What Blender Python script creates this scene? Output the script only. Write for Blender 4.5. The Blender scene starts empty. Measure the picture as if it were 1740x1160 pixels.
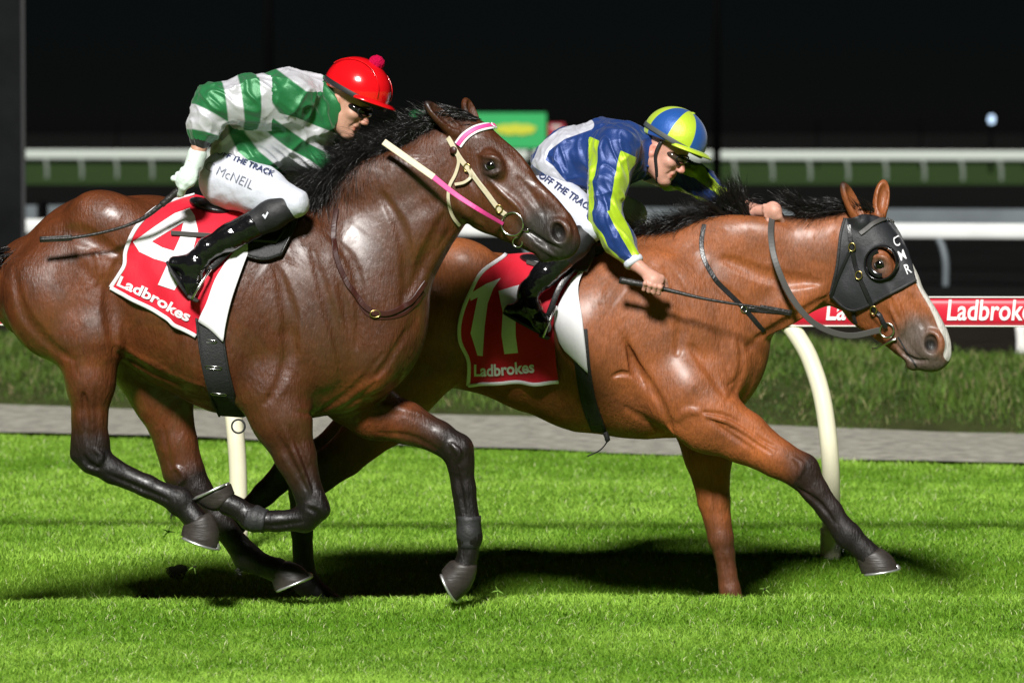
import bpy, bmesh, math, random
import numpy as np
from mathutils import Vector, noise as mnoise

scene = bpy.context.scene
col = scene.collection
rng = np.random.default_rng(11)
random.seed(5)

# ------------------------------------------------------------------ camera
F = 7980.0                                   # focal length in photograph pixels (1740 wide)
CAM = np.array([0.0, -19.0, 1.95])
PITCH = math.atan(360.0 / F)
cam_data = bpy.data.cameras.new('camera')
cam = bpy.data.objects.new('camera', cam_data); col.objects.link(cam)
cam.location = CAM
cam.rotation_euler = (math.pi / 2 - PITCH, 0, 0)
cam_data.sensor_width = 36.0
cam_data.lens = 36.0 * F / 1740.0
cam_data.clip_start = 0.5
cam_data.clip_end = 3000
cam_data.dof.use_dof = True
cam_data.dof.focus_distance = 19.15
cam_data.dof.aperture_fstop = 4.2
scene.camera = cam
scene.render.resolution_x = 1024
scene.render.resolution_y = 682

# ------------------------------------------------------------------ night sky and the floodlight direction
SUN_EL, SUN_AZ = math.radians(38), math.radians(9)
SUN_DIR = Vector((math.sin(SUN_AZ) * math.cos(SUN_EL), math.cos(SUN_AZ) * math.cos(SUN_EL), -math.sin(SUN_EL)))
world = bpy.data.worlds.new('World'); scene.world = world; world.use_nodes = True
wn = world.node_tree
bg = wn.nodes['Background']
skyt = wn.nodes.new('ShaderNodeTexSky'); skyt.sky_type = 'NISHITA'; skyt.sun_disc = False
skyt.dust_density = 0.0; skyt.ozone_density = 10.0; skyt.sun_elevation = SUN_EL; skyt.sun_rotation = math.pi + SUN_AZ
wn.links.new(skyt.outputs['Color'], bg.inputs['Color'])
bg.inputs['Strength'].default_value = 0.00042
sun_data = bpy.data.lights.new('sun', 'SUN'); sun_data.energy = 5.0; sun_data.angle = math.radians(9.0)
sun_data.color = (1.0, 0.975, 0.94)
sun = bpy.data.objects.new('sun', sun_data); col.objects.link(sun)
sun.rotation_euler = SUN_DIR.to_track_quat('-Z', 'Y').to_euler()
sun.location = (-4, -30, 25)
scene.view_settings.view_transform = 'Standard'
scene.view_settings.look = 'None'
scene.view_settings.exposure = 0.32
scene.view_settings.gamma = 1.0
scene.view_settings.use_curve_mapping = False

# ------------------------------------------------------------------ small helpers
def tag(o, label=None, cat=None, group=None, kind=None):
    if label: o['label'] = label
    if cat: o['category'] = cat
    if group: o['group'] = group
    if kind: o['kind'] = kind
    return o

def empty(name, loc, label, cat, group=None):
    o = bpy.data.objects.new(name, None); col.objects.link(o)
    o.location = loc; o.empty_display_size = 0.2
    return tag(o, label, cat, group)

def mesh_obj(name, V, faces, material, parent=None, smooth=True, attrs=None, sharp=None):
    """link vertices/faces as one mesh; children get coordinates relative to their root's base"""
    V = np.asarray(V, dtype=np.float64)
    off = np.zeros(3)
    p = parent
    while p is not None:
        off += np.array(p.location); p = p.parent
    base = np.zeros(3)
    if parent is None and len(V):
        base = np.array([V[:, 0].mean(), V[:, 1].mean(), V[:, 2].min()])
    Vl = V - off - base
    me = bpy.data.meshes.new(name)
    if isinstance(faces, np.ndarray):
        n = faces.shape[1]; m = len(faces)
        me.vertices.add(len(Vl)); me.vertices.foreach_set('co', Vl.astype(np.float32).ravel())
        me.loops.add(m * n); me.loops.foreach_set('vertex_index', faces.astype(np.int32).ravel())
        me.polygons.add(m); me.polygons.foreach_set('loop_start', np.arange(0, m * n, n, dtype=np.int32))
        me.update(calc_edges=True)
    else:
        me.from_pydata([tuple(v) for v in Vl], [], [tuple(int(i) for i in f) for f in faces])
        me.update()
    if smooth:
        me.polygons.foreach_set('use_smooth', np.ones(len(me.polygons), dtype=bool))
    if attrs:
        for k, a in attrs.items():
            at_ = me.attributes.new(k, 'FLOAT', 'POINT')
            at_.data.foreach_set('value', np.asarray(a, dtype=np.float32))
    if material: me.materials.append(material)
    o = bpy.data.objects.new(name, me); col.objects.link(o)
    o.location = base
    if parent: o.parent = parent
    return o

# ------------------------------------------------------------------ materials
def nd(nt, typ, **kw):
    n = nt.nodes.new(typ)
    for k, v in kw.items():
        if k in n.inputs.keys(): n.inputs[k].default_value = v
        else: setattr(n, k, v)
    return n

def c4(c): return (c[0], c[1], c[2], 1.0)

def mixc(nt, fac, a, b, blend='MIX'):
    m = nt.nodes.new('ShaderNodeMix'); m.data_type = 'RGBA'; m.blend_type = blend
    for sock, v in ((m.inputs[0], fac), (m.inputs[6], a), (m.inputs[7], b)):
        if hasattr(v, 'is_linked') or hasattr(v, 'links'): nt.links.new(v, sock)
        elif isinstance(v, (int, float)): sock.default_value = v
        else: sock.default_value = c4(v)
    return m.outputs[2]

def ramp(nt, src, lo, hi):
    m = nt.nodes.new('ShaderNodeMapRange'); m.inputs[1].default_value = lo; m.inputs[2].default_value = hi
    m.clamp = True
    nt.links.new(src, m.inputs[0]); return m.outputs[0]

def attr(nt, name):
    a = nt.nodes.new('ShaderNodeAttribute'); a.attribute_name = name
    return a.outputs['Fac']

def material(name, color, rough=0.5, spec=0.5, metal=0.0, coat=0.0, coat_rough=0.2, sheen=0.0,
             vary=None, bump=(), attrs=(), coat_ior=None, emit=None, aniso=None, rough_noise=None, trans=0.0, subsurf=0.0):
    """color, then attrs = [(attribute, colour, lo, hi)] layered over it; vary = (scale, amount); bump = [(scale, strength, stretch)]"""
    m = bpy.data.materials.new(name); m.use_nodes = True
    nt = m.node_tree; b = nt.nodes['Principled BSDF']
    tc = nt.nodes.new('ShaderNodeTexCoord')
    cur = color
    for (an, c2, lo, hi) in attrs:
        cur = mixc(nt, ramp(nt, attr(nt, an), lo, hi), cur, c2)
    if vary:
        n = nd(nt, 'ShaderNodeTexNoise', Scale=vary[0], Detail=5.0, Roughness=0.6)
        nt.links.new(tc.outputs['Object'], n.inputs['Vector'])
        a = vary[1]
        g = nt.nodes.new('ShaderNodeMapRange'); g.inputs[1].default_value = 0.25; g.inputs[2].default_value = 0.75
        g.inputs[3].default_value = 1 - a; g.inputs[4].default_value = 1 + a
        nt.links.new(n.outputs['Fac'], g.inputs[0])
        cmb = nt.nodes.new('ShaderNodeCombineColor')
        for i in range(3): nt.links.new(g.outputs[0], cmb.inputs[i])
        cur = mixc(nt, 1.0, cur, cmb.outputs[0], 'MULTIPLY')
    if hasattr(cur, 'is_linked') or hasattr(cur, 'links'): nt.links.new(cur, b.inputs['Base Color'])
    else: b.inputs['Base Color'].default_value = c4(cur)
    b.inputs['Roughness'].default_value = rough
    b.inputs['Specular IOR Level'].default_value = spec
    b.inputs['Metallic'].default_value = metal
    b.inputs['Coat Weight'].default_value = coat
    b.inputs['Coat Roughness'].default_value = coat_rough
    b.inputs['Sheen Weight'].default_value = sheen
    if aniso: b.inputs['Anisotropic'].default_value = aniso
    b.inputs['Transmission Weight'].default_value = trans
    if subsurf:
        b.inputs['Subsurface Weight'].default_value = subsurf
        b.inputs['Subsurface Radius'].default_value = (0.012, 0.005, 0.003)
    if rough_noise:
        n = nd(nt, 'ShaderNodeTexNoise', Scale=rough_noise[0], Detail=4.0, Roughness=0.6)
        nt.links.new(tc.outputs['Object'], n.inputs['Vector'])
        g = nt.nodes.new('ShaderNodeMapRange'); g.inputs[1].default_value = 0.35; g.inputs[2].default_value = 0.65
        g.inputs[3].default_value = rough_noise[1]; g.inputs[4].default_value = rough_noise[2]
        nt.links.new(n.outputs['Fac'], g.inputs[0]); nt.links.new(g.outputs[0], b.inputs['Roughness'])
    prev = None
    for (sc, st, stretch) in bump:
        mp = nt.nodes.new('ShaderNodeMapping'); mp.inputs['Scale'].default_value = stretch
        nt.links.new(tc.outputs['Object'], mp.inputs['Vector'])
        n = nd(nt, 'ShaderNodeTexNoise', Scale=sc, Detail=4.0, Roughness=0.55)
        nt.links.new(mp.outputs[0], n.inputs['Vector'])
        bn = nt.nodes.new('ShaderNodeBump'); bn.inputs['Strength'].default_value = st; bn.inputs['Distance'].default_value = 0.01
        nt.links.new(n.outputs['Fac'], bn.inputs['Height'])
        if prev: nt.links.new(prev, bn.inputs['Normal'])
        prev = bn.outputs[0]
    if prev: nt.links.new(prev, b.inputs['Normal'])
    if emit:
        b.inputs['Emission Color'].default_value = c4(emit[0]); b.inputs['Emission Strength'].default_value = emit[1]
    return m

# ------------------------------------------------------------------ drawing board: photograph pixel + real distance -> point in the world
RIGHT = np.array([1.0, 0, 0])
FWD = np.array([0, math.cos(PITCH), -math.sin(PITCH)])
UPV = np.array([0, math.sin(PITCH), math.cos(PITCH)])

def ray(px, py):
    px = np.asarray(px, float); py = np.asarray(py, float)
    return FWD + ((px - 870) / F)[..., None] * RIGHT - ((py - 580) / F)[..., None] * UPV

def at_depth(px, py, Y):
    d = ray(px, py); t = (Y - CAM[1]) / d[..., 1]
    return CAM + t[..., None] * d

class Frame:
    """upright plane along a heading: lat is the distance to the far side of it"""
    def __init__(s, px, Y, deg):
        s.c = at_depth(np.float64(px), np.float64(580), Y)
        a = math.radians(deg)
        s.H = np.array([math.cos(a), -math.sin(a), 0.0])
        s.L = np.array([math.sin(a), math.cos(a), 0.0])
        s.S = F / (Y - CAM[1])
    def at(s, px, py, lat=0.0):
        d = ray(px, py)
        t = ((s.c - CAM) @ s.L + lat) / (d @ s.L)
        return CAM + np.asarray(t)[..., None] * d

# ------------------------------------------------------------------ implicit bodies: blended solids polygonised into one continuous surface
class Sdf:
    def __init__(s): s.ops = []
    def add(s, prim, k=0.02): s.ops.append(('add', prim, k)); return s
    def sub(s, prim, k=0.01): s.ops.append(('sub', prim, k)); return s
    def bbox(s):
        lo = np.min([p[1] for m, p, k in s.ops if m == 'add'], axis=0)
        hi = np.max([p[2] for m, p, k in s.ops if m == 'add'], axis=0)
        return lo - 0.03, hi + 0.03
    def build(s, h):
        lo, hi = s.bbox(); n = np.ceil((hi - lo) / h).astype(int) + 2
        s.org, s.h = lo, h
        f = np.full(n, 0.5, dtype=np.float32)
        ax = [lo[i] + h * np.arange(n[i]) for i in range(3)]
        for mode, (fn, plo, phi), k in s.ops:
            m = k + 3 * h + 0.02
            a = np.clip(np.floor((plo - m - lo) / h).astype(int), 0, n); b = np.clip(np.ceil((phi + m - lo) / h).astype(int) + 1, 0, n)
            if (b <= a).any(): continue
            sl = tuple(slice(a[i], b[i]) for i in range(3))
            X, Y, Z = np.meshgrid(*[ax[i][a[i]:b[i]].astype(np.float32) for i in range(3)], indexing='ij', sparse=True)
            d = fn(X, Y, Z); g = f[sl]
            if mode == 'sub': g = -g
            if mode == 'add':
                hh = np.maximum(k - np.abs(g - d), 0) / k
                f[sl] = np.minimum(g, d) - hh * hh * k * 0.25
            else:                       # g = -f
                hh = np.maximum(k - np.abs(g - d), 0) / k
                f[sl] = -(np.minimum(g, d) - hh * hh * k * 0.25)
        s.f = f
        return s
    def sample(s, P):
        q = (P - s.org) / s.h
        n = np.array(s.f.shape)
        ok = ((q >= 0) & (q < n - 1.001)).all(axis=-1)
        q = np.clip(q, 0, n - 1.002); i = q.astype(int); t = q - i
        out = 0
        for dx in (0, 1):
            for dy in (0, 1):
                for dz in (0, 1):
                    w = (t[..., 0] if dx else 1 - t[..., 0]) * (t[..., 1] if dy else 1 - t[..., 1]) * (t[..., 2] if dz else 1 - t[..., 2])
                    out = out + w * s.f[i[..., 0] + dx, i[..., 1] + dy, i[..., 2] + dz]
        return np.where(ok, out, 0.5)
    def normal(s, P):
        e = s.h * 1.2
        g = np.stack([s.sample(P + e * np.eye(3)[i]) - s.sample(P - e * np.eye(3)[i]) for i in range(3)], axis=-1)
        return g / np.maximum(np.linalg.norm(g, axis=-1, keepdims=True), 1e-6)
    def hit(s, px, py, fr, l0=-0.75, l1=0.5, n=160):
        """first surface point behind each drawing-board point; nearest approach where it misses"""
        px = np.asarray(px, float); py = np.asarray(py, float)
        lats = np.linspace(l0, l1, n)
        P = np.stack([fr.at(px, py, l) for l in lats], axis=0)
        v = s.sample(P)
        neg = v < 0
        first = np.argmax(neg, axis=0); any_ = neg.any(axis=0)
        first = np.where(any_ & (first > 0), first, np.maximum(np.argmin(v, axis=0), 1))
        ii = np.indices(first.shape)
        v1 = v[(first, *ii)]; v0 = v[(first - 1, *ii)]
        t = np.where(any_, v0 / np.where(np.abs(v0 - v1) < 1e-6, 1e-6, v0 - v1), 1.0); t = np.clip(t, 0, 1)
        A = P[(first - 1, *ii)]; B = P[(first, *ii)]
        return A + (B - A) * t[..., None]
    def stroke(s, fr, pts, r, amt, n=24, k=0.008, **kw):
        """draw a groove (amt < 0) or a ridge (amt > 0) of the given height on the built surface; r in m"""
        q = resample(pts, n); P = s.hit(q[:, 0], q[:, 1], fr, **kw); N = s.normal(P)
        C = P - N * (r - amt) if amt > 0 else P + N * (r + amt)
        tp = np.sin(np.linspace(0.12, math.pi - 0.12, n)) ** 0.8
        if r > 0.0135: k = r * 0.5; r = r * 1.4; amt = amt * 0.32; C = P - N * (r - amt) if amt > 0 else P + N * (r + amt)
        for i in range(n - 1):
            r0, r1 = r * tp[i], r * tp[i + 1]
            a0 = P[i] + (C[i] - P[i]) * tp[i]; a1 = P[i + 1] + (C[i + 1] - P[i + 1]) * tp[i + 1]
            s._apply('add' if amt > 0 else 'sub', p_cone(a0, a1, r0, r1), k)
    def _apply(s, mode, prim, k):
        fn, plo, phi = prim; h, lo = s.h, s.org; n = np.array(s.f.shape); m = k + 2 * h
        a = np.clip(np.floor((plo - m - lo) / h).astype(int), 0, n); b = np.clip(np.ceil((phi + m - lo) / h).astype(int) + 1, 0, n)
        if (b <= a).any(): return
        sl = tuple(slice(a[i], b[i]) for i in range(3))
        X, Y, Z = np.meshgrid(*[(lo[i] + h * np.arange(a[i], b[i])).astype(np.float32) for i in range(3)], indexing='ij', sparse=True)
        d = fn(X, Y, Z); g = s.f[sl] if mode == 'add' else -s.f[sl]
        hh = np.maximum(k - np.abs(g - d), 0) / k
        v = np.minimum(g, d) - hh * hh * k * 0.25
        s.f[sl] = v if mode == 'add' else -v
    def mesh(s):
        f = s.f; sg = f < 0
        c = np.zeros(np.array(f.shape) - 1, dtype=np.int8)
        offs = [(a, b, d) for a in (0, 1) for b in (0, 1) for d in (0, 1)]
        N = f.shape
        for a, b, d in offs: c += sg[a:N[0] - 1 + a, b:N[1] - 1 + b, d:N[2] - 1 + d]
        act = (c > 0) & (c < 8)
        I = np.argwhere(act)
        idg = np.full(act.shape, -1, dtype=np.int32); idg[act] = np.arange(len(I))
        vals = {o: f[I[:, 0] + o[0], I[:, 1] + o[1], I[:, 2] + o[2]] for o in offs}
        acc = np.zeros((len(I), 3)); cnt = np.zeros(len(I))
        for o in offs:
            for axn in range(3):
                if o[axn] == 0:
                    o2 = list(o); o2[axn] = 1; o2 = tuple(o2)
                    a, b = vals[o], vals[o2]
                    m = (a < 0) != (b < 0)
                    t = np.where(m, a / np.where(m, a - b, 1), 0)
                    pt = np.tile(np.array(o, float), (len(I), 1)); pt[:, axn] = t
                    acc += pt * m[:, None]; cnt += m
        V = s.org + s.h * (I + acc / cnt[:, None])
        faces = []
        for axn in range(3):
            o1, o2 = (axn + 1) % 3, (axn + 2) % 3
            A = np.moveaxis(sg, axn, 0)
            m = A[:-1] != A[1:]
            J = np.argwhere(np.moveaxis(m, 0, axn))
            J = J[(J[:, o1] > 0) & (J[:, o2] > 0) & (J[:, o1] < N[o1] - 1) & (J[:, o2] < N[o2] - 1)]
            inside = sg[J[:, 0], J[:, 1], J[:, 2]]
            def cid(d1, d2):
                K = J.copy(); K[:, o1] -= d1; K[:, o2] -= d2
                return idg[K[:, 0], K[:, 1], K[:, 2]]
            q = np.stack([cid(1, 1), cid(0, 1), cid(0, 0), cid(1, 0)], axis=1)
            q = np.where(inside[:, None], q, q[:, ::-1])
            faces.append(q)
        Q = np.concatenate(faces)
        Q = Q[(Q >= 0).all(axis=1)]
        # one projection step removes the stair-steps
        for _ in range(2):
            v = s.sample(V); n = s.normal(V)
            V = V - n * np.clip(v, -s.h, s.h)[:, None] * 0.8
        return V, Q

def p_cone(a, b, ra, rb, L=None, la=None, lb=None):
    """tapered capsule; with L it is la..lb thick along L instead of ra..rb"""
    a = np.asarray(a, float); b = np.asarray(b, float); ba = b - a; l2 = float(ba @ ba) + 1e-9
    if la is None: la, lb = ra, rb
    R = max(ra, rb, la, lb)
    lo = np.minimum(a, b) - R; hi = np.maximum(a, b) + R
    if L is None:
        def fn(X, Y, Z):
            x, y, z = X - a[0], Y - a[1], Z - a[2]
            t = np.clip((x * ba[0] + y * ba[1] + z * ba[2]) / l2, 0, 1)
            return np.sqrt((x - t * ba[0]) ** 2 + (y - t * ba[1]) ** 2 + (z - t * ba[2]) ** 2) - (ra + (rb - ra) * t)
    else:
        def fn(X, Y, Z):
            x, y, z = X - a[0], Y - a[1], Z - a[2]
            t = np.clip((x * ba[0] + y * ba[1] + z * ba[2]) / l2, 0, 1)
            x = x - t * ba[0]; y = y - t * ba[1]; z = z - t * ba[2]
            ol = x * L[0] + y * L[1] + z * L[2]
            os2 = np.maximum(x * x + y * y + z * z - ol * ol, 0)
            rs = ra + (rb - ra) * t; rl = la + (lb - la) * t
            k0 = np.sqrt(os2 / rs ** 2 + (ol / rl) ** 2); k1 = np.sqrt(os2 / rs ** 4 + (ol / rl ** 2) ** 2) + 1e-5
            return np.where(k0 < 0.05, -np.minimum(rs, rl), k0 * (k0 - 1) / k1)
    return fn, lo, hi

def p_ell(c, r, axes=None):
    c = np.asarray(c, float); r = np.asarray(r, float)
    A = np.eye(3) if axes is None else np.asarray(axes, float)      # rows: unit axes
    R = r.max(); ext = np.sqrt(((A * r[:, None]) ** 2).sum(axis=0))
    def fn(X, Y, Z):
        x, y, z = X - c[0], Y - c[1], Z - c[2]
        k0 = 0; k1 = 0
        for i in range(3):
            u = x * A[i, 0] + y * A[i, 1] + z * A[i, 2]
            k0 = k0 + (u / r[i]) ** 2; k1 = k1 + (u / r[i] ** 2) ** 2
        k0 = np.sqrt(k0); k1 = np.sqrt(k1) + 1e-5
        return np.where(k0 < 0.05, -r.min(), k0 * (k0 - 1) / k1)
    return fn, c - ext, c + ext

def unit(v): v = np.asarray(v, float); return v / np.linalg.norm(v)

def p_mus(fr, p0, p1, lat, w, depth, ext=0.0):
    """muscle: ellipsoid whose long axis runs p0->p1 (pixels), w px half-width, depth m half-thickness"""
    l0, l1 = (lat, lat) if np.isscalar(lat) else lat
    a = fr.at(*p0, l0); b = fr.at(*p1, l1); d = b - a; n = np.linalg.norm(d); e0 = d / n
    e2 = unit(fr.L - (fr.L @ e0) * e0); e1 = np.cross(e0, e2)
    return p_ell((a + b) / 2, (n / 2 + ext, w / fr.S, depth), np.stack([e0, e1, e2]))

def add_loft(sd, fr, st, k=0.02):
    """st = [(top px, bottom px, half-width m, lat m)]"""
    pr = []
    for top, bot, hw, lat in st:
        a = fr.at(*top, lat); b = fr.at(*bot, lat)
        pr.append(((a + b) / 2, np.linalg.norm(a - b) / 2, hw))
    for (c0, r0, w0), (c1, r1, w1) in zip(pr[:-1], pr[1:]):
        sd.add(p_cone(c0, c1, r0, r1, fr.L, w0, w1), k)

def add_limb(sd, fr, pts, k=0.012):
    """pts = [(px, py, lat m, r px, lateral r px)]"""
    for i, (p, q) in enumerate(zip(pts[:-1], pts[1:])):
        la = p[4] if len(p) > 4 else p[3]; lb = q[4] if len(q) > 4 else q[3]
        sd.add(p_cone(fr.at(*p[:3]), fr.at(*q[:3]), p[3] / fr.S, q[3] / fr.S, fr.L, la / fr.S, lb / fr.S), 0.06 if i == 0 else 0.035 if i == 1 else k)

def sdf_obj(name, sd, h, mat, parent=None, attrfn=None, dispfn=None, prebuilt=False):
    if not prebuilt: sd.build(h)
    V, Q = sd.mesh()
    if dispfn is not None:
        N = sd.normal(V); V = V + N * dispfn(V, N)[:, None]
    A = attrfn(V) if attrfn else None
    return mesh_obj(name, V, Q, mat, parent, attrs=A)

def polyline_dist(P, pts):
    """distance and arc position of points to a polyline (any dimension)"""
    best = np.full(len(P), 1e9); pos = np.zeros(len(P)); acc = 0.0
    for a, b in zip(pts[:-1], pts[1:]):
        a = np.asarray(a, float); b = np.asarray(b, float); ba = b - a; l = np.linalg.norm(ba)
        t = np.clip(((P - a) @ ba) / (l * l + 1e-12), 0, 1)
        d = np.linalg.norm(P - a - t[:, None] * ba, axis=1)
        m = d < best; best = np.where(m, d, best); pos = np.where(m, acc + t * l, pos); acc += l
    return best, pos

def to_px(P):
    d = P - CAM
    z = d @ FWD
    return np.stack([870 + F * (d @ RIGHT) / z, 580 - F * (d @ UPV) / z], axis=-1)

def smooth(a, b, x):
    t = np.clip((x - a) / (b - a), 0, 1); return t * t * (3 - 2 * t)

def vnoise(P, scale, seed=0.0):
    return np.array([mnoise.noise(Vector((p[0] * scale + seed, p[1] * scale - seed, p[2] * scale + 2 * seed))) for p in P])

def resample(pts, n, curved=True):
    pts = np.asarray(pts, float)
    if curved and len(pts) > 2:
        ex = np.vstack([2 * pts[0] - pts[1], pts, 2 * pts[-1] - pts[-2]]); out = []
        for i in range(1, len(ex) - 2):
            for t in np.linspace(0, 1, 12, endpoint=False):
                p0, p1, p2, p3 = ex[i - 1:i + 3]
                out.append(0.5 * (2 * p1 + (p2 - p0) * t + (2 * p0 - 5 * p1 + 4 * p2 - p3) * t * t + (3 * p1 - p0 - 3 * p2 + p3) * t ** 3))
        out.append(pts[-1]); pts = np.array(out)
    s = np.concatenate([[0], np.cumsum(np.linalg.norm(np.diff(pts, axis=0), axis=1))])
    q = np.linspace(0, s[-1], n)
    return np.stack([np.interp(q, s, pts[:, i]) for i in range(pts.shape[1])], axis=1)

def grid_faces(nu, nv, wrap=False):
    f = []
    for i in range(nu - 1):
        for j in range(nv if wrap else nv - 1):
            a = i * nv + j; b = i * nv + (j + 1) % nv
            f.append((a, b, b + nv, a + nv))
    return f

def tube(P, r, n=8, closed=False, flat=None):
    """round tube along points P (radius r or list); flat=(normals, thickness) gives a strap of half-width r"""
    P = np.asarray(P, float); m = len(P); r = np.broadcast_to(np.asarray(r, float), (m,))
    T = np.gradient(P, axis=0)
    if closed: T = np.roll(P, -1, 0) - np.roll(P, 1, 0)
    T /= np.maximum(np.linalg.norm(T, axis=1, keepdims=True), 1e-9)
    V = []
    if flat is not None:
        Nn, th = flat
        Nn = Nn - (Nn * T).sum(1, keepdims=True) * T; Nn /= np.maximum(np.linalg.norm(Nn, axis=1, keepdims=True), 1e-9)
        B = np.cross(T, Nn)
        prof = [(-1, -.5), (-1, .3), (-.8, .5), (.8, .5), (1, .3), (1, -.5)]
        for i in range(m):
            for u, v in prof: V.append(P[i] + B[i] * u * r[i] + Nn[i] * v * th)
        n = len(prof)
    else:
        up = np.array([0.13, 0.21, 0.97])
        for i in range(m):
            a = np.cross(T[i], up); la = np.linalg.norm(a)
            a = a / la if la > 1e-3 else np.array([1.0, 0, 0])
            b = np.cross(T[i], a)
            for j in range(n):
                w = 2 * math.pi * j / n; V.append(P[i] + r[i] * (math.cos(w) * a + math.sin(w) * b))
    f = grid_faces(m, n, True)
    if closed:
        for j in range(n): f.append(((m - 1) * n + j, (m - 1) * n + (j + 1) % n, (j + 1) % n, j))
    else:
        f.append(tuple(range(n - 1, -1, -1))); f.append(tuple((m - 1) * n + j for j in range(n)))
    return np.array(V), f

def merge(parts):
    V, Fc, o = [], [], 0
    for v, f in parts:
        V.append(np.asarray(v)); Fc += [tuple(i + o for i in q) for q in f]; o += len(v)
    return np.concatenate(V), Fc

def box(c, s, ax=None):
    A = np.eye(3) if ax is None else np.asarray(ax)
    V = [np.asarray(c) + sum(A[i] * s[i] * d[i] for i in range(3)) for d in
         [(-1, -1, -1), (1, -1, -1), (1, 1, -1), (-1, 1, -1), (-1, -1, 1), (1, -1, 1), (1, 1, 1), (-1, 1, 1)]]
    return np.array(V), [(0, 3, 2, 1), (4, 5, 6, 7), (0, 1, 5, 4), (1, 2, 6, 5), (2, 3, 7, 6), (3, 0, 4, 7)]

def ring(c, a, b, ra, rb, n=28):
    return np.array([c + ra * math.cos(2 * math.pi * i / n) * a + rb * math.sin(2 * math.pi * i / n) * b for i in range(n)])

def strap(name, sd, fr, pts, w, mat, parent, th=0.004, lift=0.003, n=40, **kw):
    """leather strap laid over an implicit body along drawing-board points (w px wide)"""
    q = resample(pts, n)
    P = sd.hit(q[:, 0], q[:, 1], fr, **kw)
    for _ in range(2): P[1:-1] = 0.25 * P[:-2] + 0.5 * P[1:-1] + 0.25 * P[2:]
    Nn = sd.normal(P)
    V, f = tube(P + Nn * lift, w / 2 / fr.S, flat=(Nn, th))
    return mesh_obj(name, V, f, mat, parent, smooth=False)

def strands(name, roots, d0, d1, length, mat, parent, rad=0.0012, seg=8, clump=14, spread=0.35, wav=0.25, gravity=0.0):
    """hair: roots (n,3); start direction d0 and end direction d1 (n,3); length (n,)"""
    n = len(roots)
    cl = rng.integers(0, max(n // clump, 1), n)
    cdir = rng.normal(0, 1, (n, 3))[cl] * spread; clen = rng.uniform(0.65, 1.15, n)[cl]
    ph = rng.uniform(0, 6.28, (n, 1))[cl]
    pos = [roots.copy()]; P = roots.copy()
    L = (length * clen * rng.uniform(0.7, 1.08, n))[:, None] / seg
    own = rng.normal(0, 1, (n, 3)) * spread * 0.16
    for i in range(seg):
        t = (i + 0.5) / seg
        d = d0 * (1 - t) + d1 * t + (cdir + own) * (0.35 + t) + np.stack([np.zeros(n), np.sin(ph[:, 0] + 5 * t) * wav, np.cos(ph[:, 0] * 1.7 + 4 * t) * wav], 1)
        d[:, 2] -= gravity * t * t
        d /= np.linalg.norm(d, axis=1, keepdims=True)
        P = P + d * L; pos.append(P.copy())
    pos = np.stack(pos, 1)                         # n, seg+1, 3
    T = np.gradient(pos, axis=1); T /= np.maximum(np.linalg.norm(T, axis=2, keepdims=True), 1e-9)
    ref = rng.normal(0, 1, (n, 1, 3)); a = np.cross(T, ref); a /= np.maximum(np.linalg.norm(a, axis=2, keepdims=True), 1e-9)
    b = np.cross(T, a)
    w = rad * np.linspace(1, 0.25, seg + 1)[None, :, None] * rng.uniform(0.6, 1.5, (n, 1, 1))
    V = np.stack([pos + w * (math.cos(q) * a + math.sin(q) * b) for q in (0, 2.094, 4.189)], 2)   # n, seg+1, 3, 3
    V = V.reshape(-1, 3)
    base = (np.arange(n) * (seg + 1) * 3)[:, None, None]
    i = np.arange(seg)[None, :, None] * 3; j = np.arange(3)[None, None, :]; j2 = (j + 1) % 3
    Fq = np.stack(np.broadcast_arrays(base + i + j, base + i + j2, base + i + 3 + j2, base + i + 3 + j), -1).reshape(-1, 4)
    return mesh_obj(name, V, Fq, mat, parent)

def text_flat(txt, size=1.0, bold=0.0, shear=0.0, align='LEFT'):
    """flat lettering as (verts 2-D, triangles)"""
    cu = bpy.data.curves.new('lettering', 'FONT'); cu.body = txt; cu.size = size; cu.offset = bold; cu.shear = shear
    cu.align_x = align; cu.resolution_u = 3
    o = bpy.data.objects.new('lettering', cu); col.objects.link(o)
    dg = bpy.context.evaluated_depsgraph_get(); dg.update()
    me = bpy.data.meshes.new_from_object(o.evaluated_get(dg))
    V = np.array([v.co[:2] for v in me.vertices]); Fc = [tuple(p.vertices) for p in me.polygons]
    bpy.data.objects.remove(o); bpy.data.curves.remove(cu); bpy.data.meshes.remove(me)
    return V, Fc

def subdivide2d(V, Fc, maxlen):
    bm = bmesh.new()
    vs = [bm.verts.new((v[0], v[1], 0)) for v in V]
    for f in Fc:
        try: bm.faces.new([vs[i] for i in f])
        except ValueError: pass
    bmesh.ops.triangulate(bm, faces=bm.faces[:])
    for _ in range(6):
        es = [e for e in bm.edges if e.calc_length() > maxlen]
        if not es: break
        bmesh.ops.subdivide_edges(bm, edges=es, cuts=1)
        bmesh.ops.triangulate(bm, faces=bm.faces[:])
    bm.verts.ensure_lookup_table()
    for i, v in enumerate(bm.verts): v.index = i
    V2 = np.array([v.co[:2] for v in bm.verts]); F2 = [tuple(v.index for v in f.verts) for f in bm.faces]
    bm.free(); return V2, F2

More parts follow.
